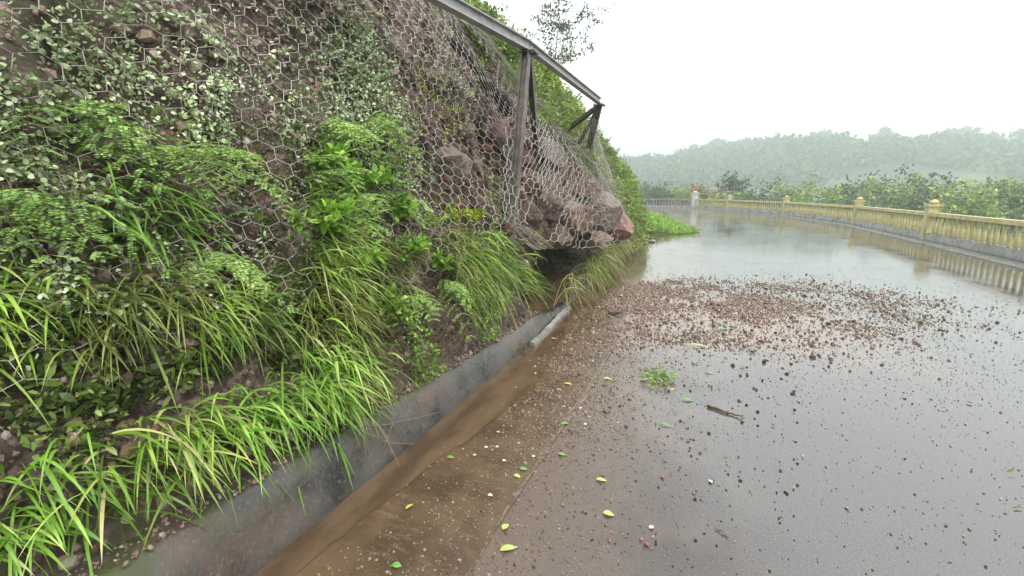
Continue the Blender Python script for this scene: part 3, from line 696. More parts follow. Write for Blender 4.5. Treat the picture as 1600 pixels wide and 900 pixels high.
fringe(860, 915, FR, 260, .17, 'olive', 'thick olive fringe over the right of the dark hollow', out=.4, up=.1)
fringe(925, 962, FR, 480, .33, 'olive', 'long olive and yellow grass hanging where the hollow ends', out=.4, up=.1)
fringe(950, 990, FR, 620, .42, 'dry', 'pale dry grass under the right end of the rock pile', out=.4, up=.2)
# dry grass bunch standing on the gutter edge where the hollow ends
for (cx, cy, m_, Ln, lb) in ((940, 425, 200, .6, 'pale yellow green grass bunch trailing over the gutter past the hollow'), (915, 452, 90, .5, 'thin pale grass trailing into the muddy water'), (962, 408, 300, .6, 'dry yellowish grass sprawling over the gutter further along')):
    q = onz(cx, cy, .3); q[0] = toe(q[1]) + .02; q[2] = .36
    base, fo = grass_on([q + [0, d_, 0] for d_ in np.linspace(-.25, .35, 5)], m_, Ln, .009, .95, out=.42, up=.25, jit=.1)
    plant('grass_clump', base, fo, 'dry' if cx != 940 else 'olive', label=lb, cat='grass clump', group='dry grass beside the gutter', fname='blades')

# feathery compound leaf sprays
def spray(lst, label, nleaf=7, L=.34, off=.12, mat='mimosa', lean=.8, **kw):
    base = np.mean(hits(lst, off), 0); parts = []; paths = []
    for i in range(nleaf):
        a = rng.uniform(-1.4, 1.4); d0 = (math.cos(a) * lean, math.sin(a), rng.uniform(-.35, .9)); (V, Fs), pp = bipinnate(L * rng.uniform(.6, 1.1), rng.uniform(.5, 1.1), 7, 13, d0, **kw)
        o = rng.normal(size=3) * [.03, .05, .04]; parts.append((V + o, Fs)); paths += [q + o for q in pp]
    mb = tubes(paths, .0012, 3); mb.tube(curve((-.25, -.02, -.18), (1, 0, .9), .33, .1, 6), .004, 5)
    return plant('feathery_plant', base, merge(*parts), mat, mb, label=label, group='feathery leaved plants', fname='leaves')
spray([(575, 185)], 'feathery bright green leaf spray at upper left over the net', 9, .40, ll=.019)
spray([(520, 200)], 'feathery blue green leaves at the left edge of the net', 8, .35, ll=.019)
spray([(600, 240)], 'drooping feathery leaves below the upper spray', 7, .35, ll=.019)
spray([(520, 275)], 'feathery leaves at mid left above the broad blades', 8, .35, ll=.019)
spray([(590, 290)], 'wide feathery spray beside the bare wet soil', 8, .32, ll=.019)
spray([(560, 330)], 'small feathery spray among arching grass', 7, .27, ll=.019)
spray([(690, 450)], 'feathery grey green leaf spray above the dark roots', 9, .35, ll=.019)
spray([(640, 460)], 'feathery leaves beside the leafy vine', 7, .27, ll=.019)
# creepers: stems crawling on the face with small leaves
def creeper(lst, nst, nlf, size, mat, label, group, jit=.12, L=.5, down=.6, ratio=.9):
    pts = hits(lst, .03); base = np.mean(pts, 0); paths = []; LP = []; LD = []
    for i in range(nst):
        q = pts[rng.integers(len(pts))] + rng.normal(size=3) * [0, jit, jit]; y = q[1] + np.cumsum(rng.normal(0, L / 9, 8)); z = q[2] + np.linspace(0, -L * down + rng.normal(0, L * .4), 8)
        z = np.maximum(z, .3); x = S(y, z) + rng.uniform(.04, .16); P_ = np.stack([x, y, z], 1) - base; paths.append(P_)
        m = max(2, nlf // nst); u = rng.uniform(0, 1, m); B = np.stack([np.interp(u, np.linspace(0, 1, 8), P_[:, c]) for c in range(3)], 1) + rng.normal(size=(m, 3)) * [.014, .015, .016]
        LP.append(B); LD.append(rng.normal(size=(m, 3)) * .6 + [.6, 0, -.35])
    LP = np.vstack(LP); LD = np.vstack(LD); m = len(LP); sz = size * rng.uniform(.6, 1.3, m)
    return plant('creeper' if mat != 'vine' else 'leafy_vine', base, leaves(LP, LD, sz, sz * ratio), mat, tubes(paths, .0022, 4), label=label, group=group, fname='leaves')
G2 = 'small leaved creepers on the upper slope'
creeper([(500, 40), (520, 70), (545, 50)], 26, 930, 0.0259, 'creeper', 'pale leaved creeper at the top left corner of the net', G2)
creeper([(500, 110), (530, 130), (560, 110)], 28, 1050, 0.0242, 'creeper', 'dense pale creeper at left above the feathery spray', G2)
creeper([(575, 60), (590, 100), (560, 80)], 18, 390, 0.0207, 'creeper', 'thinner creeper beside the bare soil near the top', G2)
creeper([(600, 150), (620, 180), (590, 130)], 16, 300, 0.0207, 'creeper', 'sparse creeper leaves left of the yellow green seedlings', G2)
creeper([(500, 180), (540, 160)], 18, 495, 0.0233, 'creeper', 'pale creeper just above the left feathery leaves', G2)
creeper([(625, 215), (610, 240)], 10, 165, 0.0190, 'creeper', 'few pale leaves right of the drooping feathery spray', G2)
creeper([(690, 90), (700, 130)], 14, 255, 0.0190, 'creeper', 'greenish creeper near the dark log', G2)
creeper([(650, 110), (670, 150), (680, 130)], 14, 240, .026, 'yellow', 'yellow green seedlings in the middle of the netted slope', G2)
creeper([(620, 480), (635, 510), (640, 540), (650, 560)], 22, 620, .021, 'vine', 'bright leafy vine hanging down over the dark roots', 'leafy vines', .03, .25, 1.0)
creeper([(600, 470), (590, 455)], 10, 200, .028, 'vine', 'short leafy vine beside the hanging bright vine', 'leafy vines', .05, .2)
creeper([(745, 480), (755, 500)], 12, 260, .018, 'vine', 'small leafy vine under the thick hanging tuft', 'leafy vines', .04, .22, 1.0)
def shoot(lst, n, L, size, mat, label, off=.02, nst=9, group=None, up=.9, out=.6, ratio=.35, base_off=(0, 0, 0), nm='leafy_shrub'):
    base = (np.mean(hits(lst, off), 0) if not isinstance(lst, np.ndarray) else lst) + np.array(base_off); paths = []; LP = []; LD = []
    for i in range(nst):
        P_ = curve(rng.normal(size=3) * [.02, L * .15, .02], (rng.normal(out, .3), rng.normal(0, .5), rng.normal(up, .2)), L * rng.uniform(.6, 1.1), .25, 8); paths.append(P_)
        m = n // nst; u = rng.uniform(.25, 1, m); B = np.stack([np.interp(u, np.linspace(0, 1, 8), P_[:, c]) for c in range(3)], 1)
        LP.append(B); LD.append(rng.normal(size=(m, 3)) * .7 + (P_[-1] - P_[0]) / L)
    LP = np.vstack(LP); LD = np.vstack(LD); sz = size * rng.uniform(.6, 1.3, len(LP))
    return plant(nm, base, leaves(LP, LD, sz, sz * ratio), mat, tubes(paths, .003, 4), label=label, group=group, fname='leaves')
G3 = 'leafy shoots growing on the bank'
shoot([(690, 350)], 220, .26, .06, 'yellow', 'yellow green shoot with long leaves below the pale boulder', group=G3)
shoot([(730, 345)], 200, .24, .055, 'yellow', 'yellow green shoot left of the post foot', group=G3)
shoot([(660, 360)], 200, .26, .05, 'bush', 'dark green shoot at the foot of the net', group=G3)
shoot([(515, 240)], 160, .22, .06, 'bright', 'bright long leaved shoot between two feathery sprays', group=G3)
shoot([(590, 480)], 90, .2, .075, 'bright', 'small bright shoot with broad leaves above the bare roots', ratio=.5, group=G3)
for (x, y, L_, lb) in ((505, 270, .26, 'broad leaved bright shoot left of the mid feathery leaves'), (560, 300, .28, 'broad leaved shoot above the arching grass'), (500, 360, .26, 'bright broad shoot among the dark grass at left'), (615, 340, .22, 'broad leaved seedling at the edge of the bare slope'), (640, 400, .2, 'bright seedling in the tangled grass'), (560, 420, .24, 'broad shoot above the olive grass'), (680, 420, .2, 'bright broad seedling above the grey green spray')):
    shoot([(x, y)], 150, L_, .075, 'vine', lb, group='broad leaved shoots', ratio=.5, nst=8, off=.06)
# roots and dead stems on the dark lower bank
for j, (lst, lb) in enumerate((([(600, 540), (620, 580), (590, 570)], 'tangle of dark roots left of the hanging vine'), ([(690, 500), (670, 540), (710, 520)], 'tangle of dark roots right of the hanging vine'), ([(870, 430), (840, 430)], 'thin roots dangling inside the dark hollow'), ([(570, 440), (620, 430)], 'grey dead stems under the feathery leaves'), ([(650, 340), (610, 350), (620, 300)], 'grey dead stems at the foot of the net'))):
    pts = hits(lst, .03); base = np.mean(pts, 0); paths = []
    for i in range(150):
        q = pts[rng.integers(len(pts))] + rng.normal(size=3) * [.02, .13, .1] - base; P_ = curve(q, (rng.normal(.2, .3), rng.normal(0, 1), rng.normal(-.2, .7)), rng.uniform(.12, .4), rng.uniform(-.2, .5), 8, .5); paths.append(P_)
    mb = tubes(paths, .0026, 4)
    tag(obj('dead_roots', mb.mesh('dead_roots'), M['twig'] if j > 2 else M['stem'], None, base), lb, 'roots', 'roots and dead stems on the bank')
# ground cover on the bank: low plants nobody could count
def cover(n, ylo, yhi, zlo, zhi, size, dens, mat, label, thr=.0, off=.03, name='undergrowth'):
    Y = rng.uniform(ylo, yhi, n); z = rng.uniform(0, 1, n) * (np.minimum(zhi, cap(Y)) - zlo) + zlo; k = dens(Y, z) > rng.random(n); Y, z = Y[k], z[k]
    P_ = np.stack([S(Y, z) + np.abs(rng.normal(0, off, len(Y))), Y, z], 1); sz = size * np.exp(rng.normal(0, .35, len(Y)))
    return tag(obj(name, mesh(name, *leaves(P_, rng.normal(size=(len(Y), 3)) * .7 + [.5, 0, .25], sz, sz * .45)), M[mat]), label, 'undergrowth', None, 'stuff')
def dlow(Y, z): return np.clip(.9 * (z < 1.25 + .25 * fbm(Y, Y * 0, 61)) * (Y < 5.1) + .25 * (Y < 5.1) * (z < 2.0), 0, 1) * (fbm(Y * 2.1, z * 2.1, 62) > -.12) * (z > .62 + .25 * fbm(Y * 2, Y * 0, 66))
cover(70000, .0, 5.2, .35, 2.1, .032, dlow, 'cover', 'low mixed undergrowth on the lower bank under the net', name='undergrowth')
def dup_(Y, z): return np.clip(.5 * (fbm(Y * 1.4, z * 1.4, 64) > .08) * (Y < 5.4) + .9 * (Y < 3.0 + .5 * fbm(z * 2, z * 0, 67)) * (fbm(Y * 2, z * 2, 68) > -.1), 0, 1) * (z > 1.2)
cover(34000, -.5, 5.6, 1.2, 4.6, .02, dup_, 'creeper', 'scattered small leaves over the netted slope', name='scattered_leaves')
def dback(Y, z):
    above = z > ZTOP(Y) - .05; return np.where((Y > 11.3) | above, 1.0, 0.0)
cover(80000, 3.3, 26, .1, 7.5, .06, dback, 'bush', 'dense green growth covering the bank beyond the net', off=.12, name='bank_growth')
def dlip(Y, z): return ((z < lip(Y) + .22) & (z > lip(Y) - .12) & (Y > 4.6) & (Y < 11)).astype(float)
cover(26000, 4.6, 11, .05, 1.2, .03, dlip, 'olive', 'mossy weeds along the overhanging lip', off=.03, name='lip_weeds')

for (lst, lb) in (([(510, 600), (545, 610), (570, 600)], 'brown flattened blades under the bright clump nearest the kerb'), ([(505, 480), (540, 500), (520, 520)], 'tangled straw coloured blades in the olive grass'), ([(730, 430), (760, 440)], 'dead brown blades inside the thick hanging tuft')):
    grass(lst, 150, .27, .006, .9, 'dry', lb, 'dead grass among the clumps', up=.25)
# left of the photograph the bank goes on: same plants, larger in view because nearer
NB = 'plants on the near bank'
def at(Y, z, off=.03): return np.array([float(S(Y, z)) + off, Y, z])
for (Y, z, n, Ln, wd, mat, lb) in ((1.35, .55, 220, .28, .012, 'bright', 'bright grass hanging over the near kerb left of the first clump'), (.95, .6, 200, .28, .012, 'grass', 'green grass clump on the near kerb top'), (.5, .6, 160, .26, .012, 'bright', 'bright grass at the near left end of the kerb'),
                                 (1.4, 1.0, 200, .3, .01, 'grass', 'dark arching grass at mid height near the camera'), (1.0, 1.15, 200, .3, .01, 'olive', 'olive grass at eye level near the left edge'), (.6, 1.2, 160, .28, .012, 'grass', 'green grass at the far left of the bank'), (1.2, 1.5, 150, .26, .012, 'bright', 'bright grass high on the near bank')):
    q = at(Y, z); base, fo = grass_on([q + [0, d_, 0] for d_ in (-.12, 0, .12)], n, Ln, wd, .75)
    plant('grass_clump', base, fo, mat, label=lb, cat='grass clump', group=NB, fname='blades')
for (Y, z, lb) in ((1.5, 1.75, 'feathery leaves on the near bank left of the upper spray'), (1.1, 1.9, 'feathery spray high on the near bank'), (1.35, 1.3, 'feathery spray at eye level on the near bank'), (.75, 1.6, 'feathery spray at the far left of the bank')):
    s_ = spray([(575, 185)], lb, 11, .32, ll=.017); s_.location = at(Y, z, .1)
def creeper_at(Y, z, *a, **k):
    x, y, _ = proj(at(Y, z)); return creeper([(x, y), (x + 25, y + 20), (x - 20, y + 10)], *a, **k)
for (Y, z, lb) in ((1.6, 2.3, 'pale creeper on the near bank left of the net corner'), (1.2, 2.3, 'pale creeper high on the near bank'), (.85, 2.1, 'pale creeper at the far upper left'), (.9, 1.75, 'pale creeper between the near feathery sprays')):
    creeper_at(Y, z, 22, 900, .022, 'creeper', lb, G2)

# ------------------------------------------------------------------ bushes, tree and shrubs on the hillside behind the fence
def bush_mesh(r, nst, nlf, size, R0=.6, ratio=.5):
    paths = []; LP = []; LD = []
    for i in range(nst):
        a = r.uniform(0, 6.28); el = r.uniform(.15, 1.4); d0 = (math.cos(a) * math.cos(el), math.sin(a) * math.cos(el), math.sin(el)); L_ = R0 * r.uniform(.55, 1.25)
        P_ = curve((0, 0, 0), d0, L_, .2, 7, .3); paths.append(P_); m = nlf // nst; u = r.beta(2.2, 1.1, m)
        B = np.stack([np.interp(u, np.linspace(0, 1, 7), P_[:, c]) for c in range(3)], 1) + r.normal(size=(m, 3)) * R0 * .1
        LP.append(B); LD.append(r.normal(size=(m, 3)) * .7 + np.array(d0) * .5)
    LP = np.vstack(LP); LD = np.vstack(LD); sz = size * r.uniform(.6, 1.4, len(LP)); V, Fs = leaves(LP, LD, sz, sz * ratio)
    return (V, Fs), tubes(paths, .008, 4)
def bush(name, loc, args, mat, label, group, scale=1):
    fo, st = bush_mesh(rng, *args[:3], **args[3]); o = plant(name, loc, fo, mat, st, label=label, cat='bush', group=group, fname='leaves'); o.scale = (scale * 1.2,) * 3; return o
GB = 'bushes on the hillside behind the fence'
protoA = protoB = protoC = None
BL = [(742, 40, -3.9, 'bush', 'dark green bush under the rail at the top of the slope', .8), (775, 70, -4.2, 'bush', 'green bush left of the near post top', .9), (765, 20, -4.8, 'yellow', 'bright yellow green bush above the top rail', .6), (800, 40, -4.9, 'bushlight', 'light green bush just behind the rail near the post', .6),
      (790, 110, -3.6, 'bush', 'dark bush between the net edge and the near post', .7), (850, 110, -4.4, 'yellow', 'yellowish bush right of the near post', .75), (858, 150, -4.1, 'bush', 'green bush right of the thin brace', .8), (885, 165, -4.2, 'bushlight', 'light bush on the skyline under the rail', .75),
      (845, 180, -3.4, 'bushlight', 'light bush low behind the net edge', .6), (905, 195, -3.9, 'bush', 'green bush left of the far post', .7), (880, 205, -3.3, 'bush', 'green bush touching the slipped net edge', .6), (915, 232, -3.1, 'bushlight', 'light green bush behind the far net', .5),
      (945, 225, -3.6, 'bushlight', 'bright leafy bush right of the far post', .5), (960, 258, -3.2, 'bush', 'green bush on the skyline right of the far net', .55), (975, 285, -3.1, 'bushlight', 'bright bush at the right end of the bank', .5), (985, 320, -2.9, 'bushlight', 'low bright bush at the foot of the bank end', .45),
      (735, 85, -3.2, 'bushlight', 'light bush beside the dark log', .4), (820, 150, -3.3, 'bush', 'dark bush behind the thin brace', .5)]
for (x, y, X, mt, lb, s_) in BL:
    c = hit(x, y + 12); c = onx(x, y, X) if c is None else c; bush('bush', c - np.array([.1, 0, .1]), (26, 2600, .055 if mt != 'yellow' else .075, {}), mt, lb, GB, s_)
# upright leafy sprigs on the skyline
for (x, y, X, L_, lb) in ((945, 215, -3.0, .55, 'upright yellow green sprig beside the far post'), (958, 232, -3.0, .5, 'second upright sprig on the skyline past the far post'), (970, 262, -3.0, .4, 'small sprig near the end of the bank'), (905, 178, -3.6, .4, 'small sprig on the skyline under the rail')):
    q_ = hit(x, y + 16); shoot(q_ if q_ is not None else onx(x, y + 14, X), 150, L_, .09, 'bushlight', lb, group='sprigs on the skyline', up=1.2, out=.0, nst=6)
# thin-leaved tree behind the rail
def tree(name, base, h, crown_r, mat, label, group=None, nlf=2600, size=.07, tr=.06, squash=1.0, nb=26, cat='tree', low=.45, clump=.09):
    root = empty(name, base); paths = [curve((0, 0, -.2), (.05, .02, 1), h * .9, 0, 9, .12)]
    T = paths[0]; LP = []
    mb = MB(); mb.tube(T, np.linspace(tr, tr * .25, 9), 8); br = []
    for i in range(nb):
        u = rng.uniform(low, 1); a = rng.uniform(0, 6.28); q = np.array([np.interp(u, np.linspace(0, 1, 9), T[:, c]) for c in range(3)])
        P_ = curve(q, (math.cos(a), math.sin(a), rng.uniform(.1, .9) * squash), crown_r * rng.uniform(.5, 1.1) * (1.25 - .5 * u), .1, 7, .35); br.append(P_); mb.tube(P_, np.linspace(tr * .28, tr * .06, 7), 5)
        for k in range(3):
            v = rng.uniform(.3, 1); q2 = np.array([np.interp(v, np.linspace(0, 1, 7), P_[:, c]) for c in range(3)]); P2_ = curve(q2, rng.normal(size=3) * [1, 1, .6] + [0, 0, .2], crown_r * .4, .1, 5, .4); mb.tube(P2_, np.linspace(tr * .1, tr * .03, 5), 4); br.append(P2_)
    for P_ in br:
        m = max(3, nlf // len(br)); u = rng.beta(2, 1, m); K = len(P_); LP.append(np.stack([np.interp(u, np.linspace(0, 1, K), P_[:, c]) for c in range(3)], 1) + rng.normal(size=(m, 3)) * crown_r * clump * [1, 1, squash])
    LP = np.vstack(LP); sz = size * rng.uniform(.6, 1.4, len(LP))
    obj('trunk', mb.mesh('trunk', True), M['bark'], root); obj('crown', mesh('crown', *leaves(LP, rng.normal(size=LP.shape) + [0, 0, -.2], sz, sz * .5)), M[mat], root)
    return tag(root, label, cat, group)
tp = onx(862, 60, -5.6); tree('thin_leaved_tree', (tp[0] - .1, tp[1], 3.6), tp[2] - 3.6 + 1.1, 1.6, 'grey', 'sparse tree with fog grey painted into its leaves, standing on the skyline above the rail', None, 4600, .085, .045, 1, 26, clump=.045)

# ------------------------------------------------------------------ grass island and far kerb stones
n = 9000; ang = rng.uniform(0, 6.28, n); rad_ = np.sqrt(rng.random(n))
pg = np.array([[-.5, 19.9], [-1.1, 18.6], [-2.0, 17.6], [-2.5, 18.2], [-3.2, 21], [-4.6, 26.5], [-5.6, 30], [-3.5, 27.3], [-1.9, 23.6]])
cx = pg.mean(0); tri = rng.integers(len(pg), size=n); a_ = rng.random(n); b_ = rng.random(n); sw_ = a_ + b_ > 1; a_[sw_], b_[sw_] = 1 - a_[sw_], 1 - b_[sw_]
Q = cx + (pg[tri] - cx) * a_[:, None] + (pg[(tri + 1) % len(pg)] - cx) * b_[:, None]
hz = (.5 * sstep(-.6, -3.2, Q[:, 0]) + .03) * (1 + .5 * fbm(Q[:, 0] * 2, Q[:, 1] * 1.2, 92))
V_, f_ = blades(np.stack([Q[:, 0], Q[:, 1], hz * .5], 1), rng.normal(size=(n, 3)) * [.4, .4, .2] + [0, 0, 1], rng.uniform(.1, .42, n) * (1 + hz * 1.2), .02, .4, 3)
tag(obj('verge_grass', mesh('verge_grass', V_, f_), M['bright']), 'bright green grass tongue reaching onto the wet road past the bank', 'grass', None, 'stuff')
V_ = np.array([[q[0], q[1], .008] for q in pg] + [[cx[0], cx[1], .16]]); m = len(pg)
struct('verge', mesh('verge', V_, np.array([[i, (i + 1) % m, m] for i in range(m)])), M['ground'])
for (x, y, s_, lb) in ((1003, 379, .16, 'pale broken concrete lump at the foot of the far bank'), (1017, 377, .13, 'smaller pale concrete lump beside the grass tongue'), (992, 384, .12, 'pale concrete lump under the bank corner')):
    q = onz(x, y, .03); o = obj('concrete_lump', mesh('concrete_lump', *rock_shape(ICO3, rng, 12, .03, (1, .8, .35))), M['pale'], None, q, (0, 0, rng.uniform(0, 3)), (s_,) * 3); tag(o, lb, 'rubble', 'concrete lumps at the bank foot')
# pale broken slab edge in the gutter at the hollow
pa, pb = onz(832, 536, .05), onz(890, 476, .06); mb = MB(); nn = 14; t = np.linspace(0, 1, nn); 
path = pa + (pb - pa) * t[:, None]; w_ = .03 + .012 * fbm(t * 6, t * 0, 5)
sec = []
for i in range(nn):
    h_ = .045 + .03 * fbm(np.array([t[i] * 7]), np.array([2.]), 6)[0]; c_ = path[i]
    sec.append([[c_[0] - w_[i] * 1.3, c_[1], -.01], [c_[0] - w_[i], c_[1], h_], [c_[0] + w_[i] * .8, c_[1], h_ * .9], [c_[0] + w_[i] * 1.1, c_[1], -.01]])
sec = np.array(sec); mb.add(sec.reshape(-1, 3), grid_faces(nn, 4), [[0, 1, 2, 3], [(nn - 1) * 4 + 3, (nn - 1) * 4 + 2, (nn - 1) * 4 + 1, (nn - 1) * 4]])
tag(obj('broken_kerb_piece', mb.mesh('broken_kerb_piece'), M['pale']), 'pale broken strip of concrete lying along the gutter by the hollow', 'kerb piece')

# ------------------------------------------------------------------ stones on the road
def pxpoly(pts): return np.array([onz(x, y)[:2] for x, y in pts])
def inside(P_, poly):
    c = np.zeros(len(P_), bool); j = len(poly) - 1
    for i in range(len(poly)):
        a, b = poly[i], poly[j]; m = ((a[1] > P_[:, 1]) != (b[1] > P_[:, 1])) & (P_[:, 0] < (b[0] - a[0]) * (P_[:, 1] - a[1]) / (b[1] - a[1] + 1e-12) + a[0]); c ^= m; j = i
    return c
fan = pxpoly([(905, 498), (945, 468), (975, 447), (1060, 438), (1137, 437), (1300, 447), (1480, 470), (1520, 500), (1300, 530), (1137, 545), (1000, 535), (965, 560), (945, 600), (935, 660), (900, 700), (850, 735), (775, 770), (790, 690), (815, 640), (850, 570)])
def stone_sampler(n):
    out = []; out_s = []
    P_ = np.stack([rng.uniform(-1.6, 5.6, n * 9), rng.uniform(2.2, 10.4, n * 9)], 1); ins = inside(P_ + rng.normal(size=P_.shape) * np.interp(P_[:, 0], [-1.2, 0, 2], [.08, .25, .55])[:, None], fan)
    dn = (.2 + .8 * sstep(-.25, .25, fbm(P_[:, 0] * 1.7, P_[:, 1] * 1.7, 15))) * np.interp(P_[:, 0], [-.6, -.4, 1, 3.5], [1.0, .62, .5, .15]); P_ = P_[ins & (rng.random(len(P_)) < dn)][:n]
    s = np.exp(rng.normal(math.log(.0105), .45, len(P_))).clip(.004, .032) * np.interp(P_[:, 1], [2, 3, 4.4, 5], [.4, .55, .75, 1]); return np.column_stack([P_, s * .3]), s
tag(scatter_rubble('gravel', 18000, stone_sampler, 0, 0, M['gravel']), 'brown gravel washed across the wet lane', 'gravel', None, 'stuff')
def fine_sampler(n):
    P_ = np.stack([rng.uniform(-1.45, 4.5, n), 1.1 + 11 * rng.random(n) ** 1.3], 1)
    a = np.exp(-((P_[:, 0] + .75) / .5) ** 2) * (P_[:, 1] < 4.6) * .95 + np.exp(-((P_[:, 1] - 6.8) / 2.2) ** 2) * .35 * (P_[:, 0] < 2.5) + .11
    P_ = P_[rng.random(n) < a]; s = np.exp(rng.normal(math.log(.0042), .4, len(P_))).clip(.002, .011); return np.column_stack([P_, s * .3]), s
tag(scatter_rubble('grit', 90000, fine_sampler, 0, 0, M['gravel']), 'fine grit scattered over the gutter slab and road', 'grit', None, 'stuff')
spots = []
while len(spots) < 270:
    y = rng.uniform(428, 890); x = rng.uniform(900, 1300 if y < 600 else 1250)
    q = onz(x, y)
    if q[0] < -.8 or q[1] > 11: continue
    dns = math.exp(-((q[1] - 6.6) / 2.0) ** 2) + .14
    if rng.random() > dns: continue
    spots.append((x, y, q))
for (x, y, q) in spots:
    s = float(np.clip(np.exp(rng.normal(math.log(.017), .35)), .009, .034)) * float(np.interp(q[1], [2, 4.2, 5.5], [.42, .6, 1.1]))
    mt = ['rdark', 'rred', 'rbrown', 'rdark', 'rbrown', 'rpink'][rng.integers(6)]
    o = rock_obj('stone', int(rng.integers(8)), mt, (q[0], q[1], s * .25), s)
    tag(o, 'small wet stone lying loose on the near shiny asphalt' if q[1] < 4.4 else 'small wet stone among the gravel strewn across the lane', 'stone', 'loose stones on the near asphalt' if q[1] < 4.4 else 'stones strewn across the lane')
q = onz(958, 492); tag(rock_obj('clod', 3, 'rdark', q + [0, 0, .02], .075, (0, 0, .4), (1.3, .8, .6)), 'dark earth clod at the gravel edge near the pale grass', 'clod')

n = 4200; P_ = np.column_stack([rng.uniform(-1.3, 4.5, n), rng.uniform(2.6, 10, n), np.full(n, .012)]); k = inside(P_[:, :2] + rng.normal(size=(n, 2)) * .4, fan) | (rng.random(n) < .06); P_ = P_[k]
V_, f_ = leaves(P_, rng.normal(size=P_.shape) * [1, 1, .12], rng.uniform(.015, .05, len(P_)), rng.uniform(.008, .02, len(P_)), .1)
tag(obj('leaf_litter', mesh('leaf_litter', V_, f_), M['dry']), 'torn leaf bits and straw lying among the gravel', 'leaf litter', None, 'stuff')
# ------------------------------------------------------------------ fallen leaves, petals, twigs
def flat_leaf(name, px_, py_, L_, W_, ang, mat, label, cat='leaf', group=None, up=.006):
    t = np.linspace(0, 1, 9); hw = W_ / 2 * np.sin(np.pi * t ** .8) ** .8; hw[0] = hw[-1] = .0008; z = .004 * np.sin(np.pi * t * 1.5) * L_ / .08 + .002
    V_ = np.concatenate([np.stack([(t - .5) * L_, -hw, z + hw * .12], 1), np.stack([(t - .5) * L_, hw * 0, z], 1), np.stack([(t - .5) * L_, hw, z + hw * .2], 1)])
    f_ = np.concatenate([grid_faces(3, 9)]); q = onz(px_, py_, up)
    rise = .014 if q[0] < -1.25 else 0
    return tag(obj(name, mesh(name, V_, f_, True), M[mat], None, (q[0], q[1], up + rise), (0, 0, ang)), label, cat, group)
GL = 'fallen leaves on the wet road'
for a in ((795, 857, .085, .034, .75, 'l_yg', 'largest pale green pointed leaf on the joint at the bottom'), (790, 823, .05, .03, 1.4, 'l_yg', 'curled yellow green leaf just above the largest leaf'), (951, 803, .058, .036, .1, 'l_yg', 'pale green leaf alone on the lower asphalt'), (940, 750, .062, .03, .3, 'l_yg', 'pale green folded leaf on the mid asphalt'),
          (620, 884, .045, .03, .3, 'l_g', 'green leaf on the muddy slab near the bottom edge'), (640, 795, .05, .018, 1.4, 'l_y', 'narrow yellow leaf on the muddy slab'), (878, 710, .05, .03, .2, 'l_g', 'small green leaf near the seam on the asphalt'), (818, 733, .05, .03, .5, 'l_g', 'green leaf beside the seam at mid slab'),
          (808, 744, .045, .028, 0, 'l_yg', 'yellowish leaf touching the green one by the seam'), (704, 718, .045, .026, .4, 'l_g', 'green leaf on the brown slab beside the kerb water'), (883, 662, .07, .03, .8, 'l_g', 'green leaf lying on the seam farther up'), (888, 600, .075, .03, .2, 'l_y', 'yellow leaf on the brown gravel'), (950, 592, .085, .035, .3, 'l_yg', 'pale yellow leaf where the gravel ends'),
          (1060, 533, .12, .04, .1, 'l_g', 'green leaf at the lower edge of the gravel'), (1095, 541, .3, .035, .05, 'l_yg', 'long pale green blade on the gravel'), (1130, 514, .14, .07, .4, 'l_g', 'broad green leaf on the gravel at right'), (1128, 530, .2, .03, .1, 'l_g', 'narrow dark green blade beside the broad leaf'), (1075, 625, .1, .03, .2, 'l_g', 'green leaf beside a dark stone on the shiny lane'),
          (1040, 664, .1, .02, -.2, 'l_g', 'thin green leaf below the sprig'), (865, 531, .06, .03, .2, 'l_y', 'yellow leaf floating in the muddy water'), (1108, 582, .09, .03, -.3, 'l_g', 'green leaf right of the sprig')):
    flat_leaf('fallen_leaf', *a, 'leaf', GL)
for a in ((741, 711, 'leftmost white petal of the slab group'), (760, 699, 'white petal just right of the leftmost'), (777, 698, 'white petal beside the one at its left'), (788, 720, 'white petal lowest of the four together'), (766, 774, 'white petal alone low on the slab'), (834, 713, 'white petal near the seam'), (778, 675, 'white petal above the group of four'), (907, 637, 'white petal on the brown gravel'), (915, 663, 'white petal on the seam near the gravel'), (1110, 812 - 60, 'white petal at the right of the asphalt'), (1018, 824, 'white petal right of the lone pale leaf')):
    flat_leaf('fallen_petal', a[0], a[1], .026 if a[1] < 730 else .03, .022, rng.uniform(0, 3), 'l_w', a[2], 'petal', 'white petals on the wet road')
for a in ((1075, 688, 'red petal right of the thin green leaf'), (1035, 745, 'red petal on the mid asphalt at right'), (1010, 850, 'red petal low on the asphalt'), (1112, 602, 'red petal on the shiny lane at right')):
    flat_leaf('red_petal', a[0], a[1], .035, .02, rng.uniform(0, 3), 'l_r', a[2], 'petal', 'red petals on the wet road')
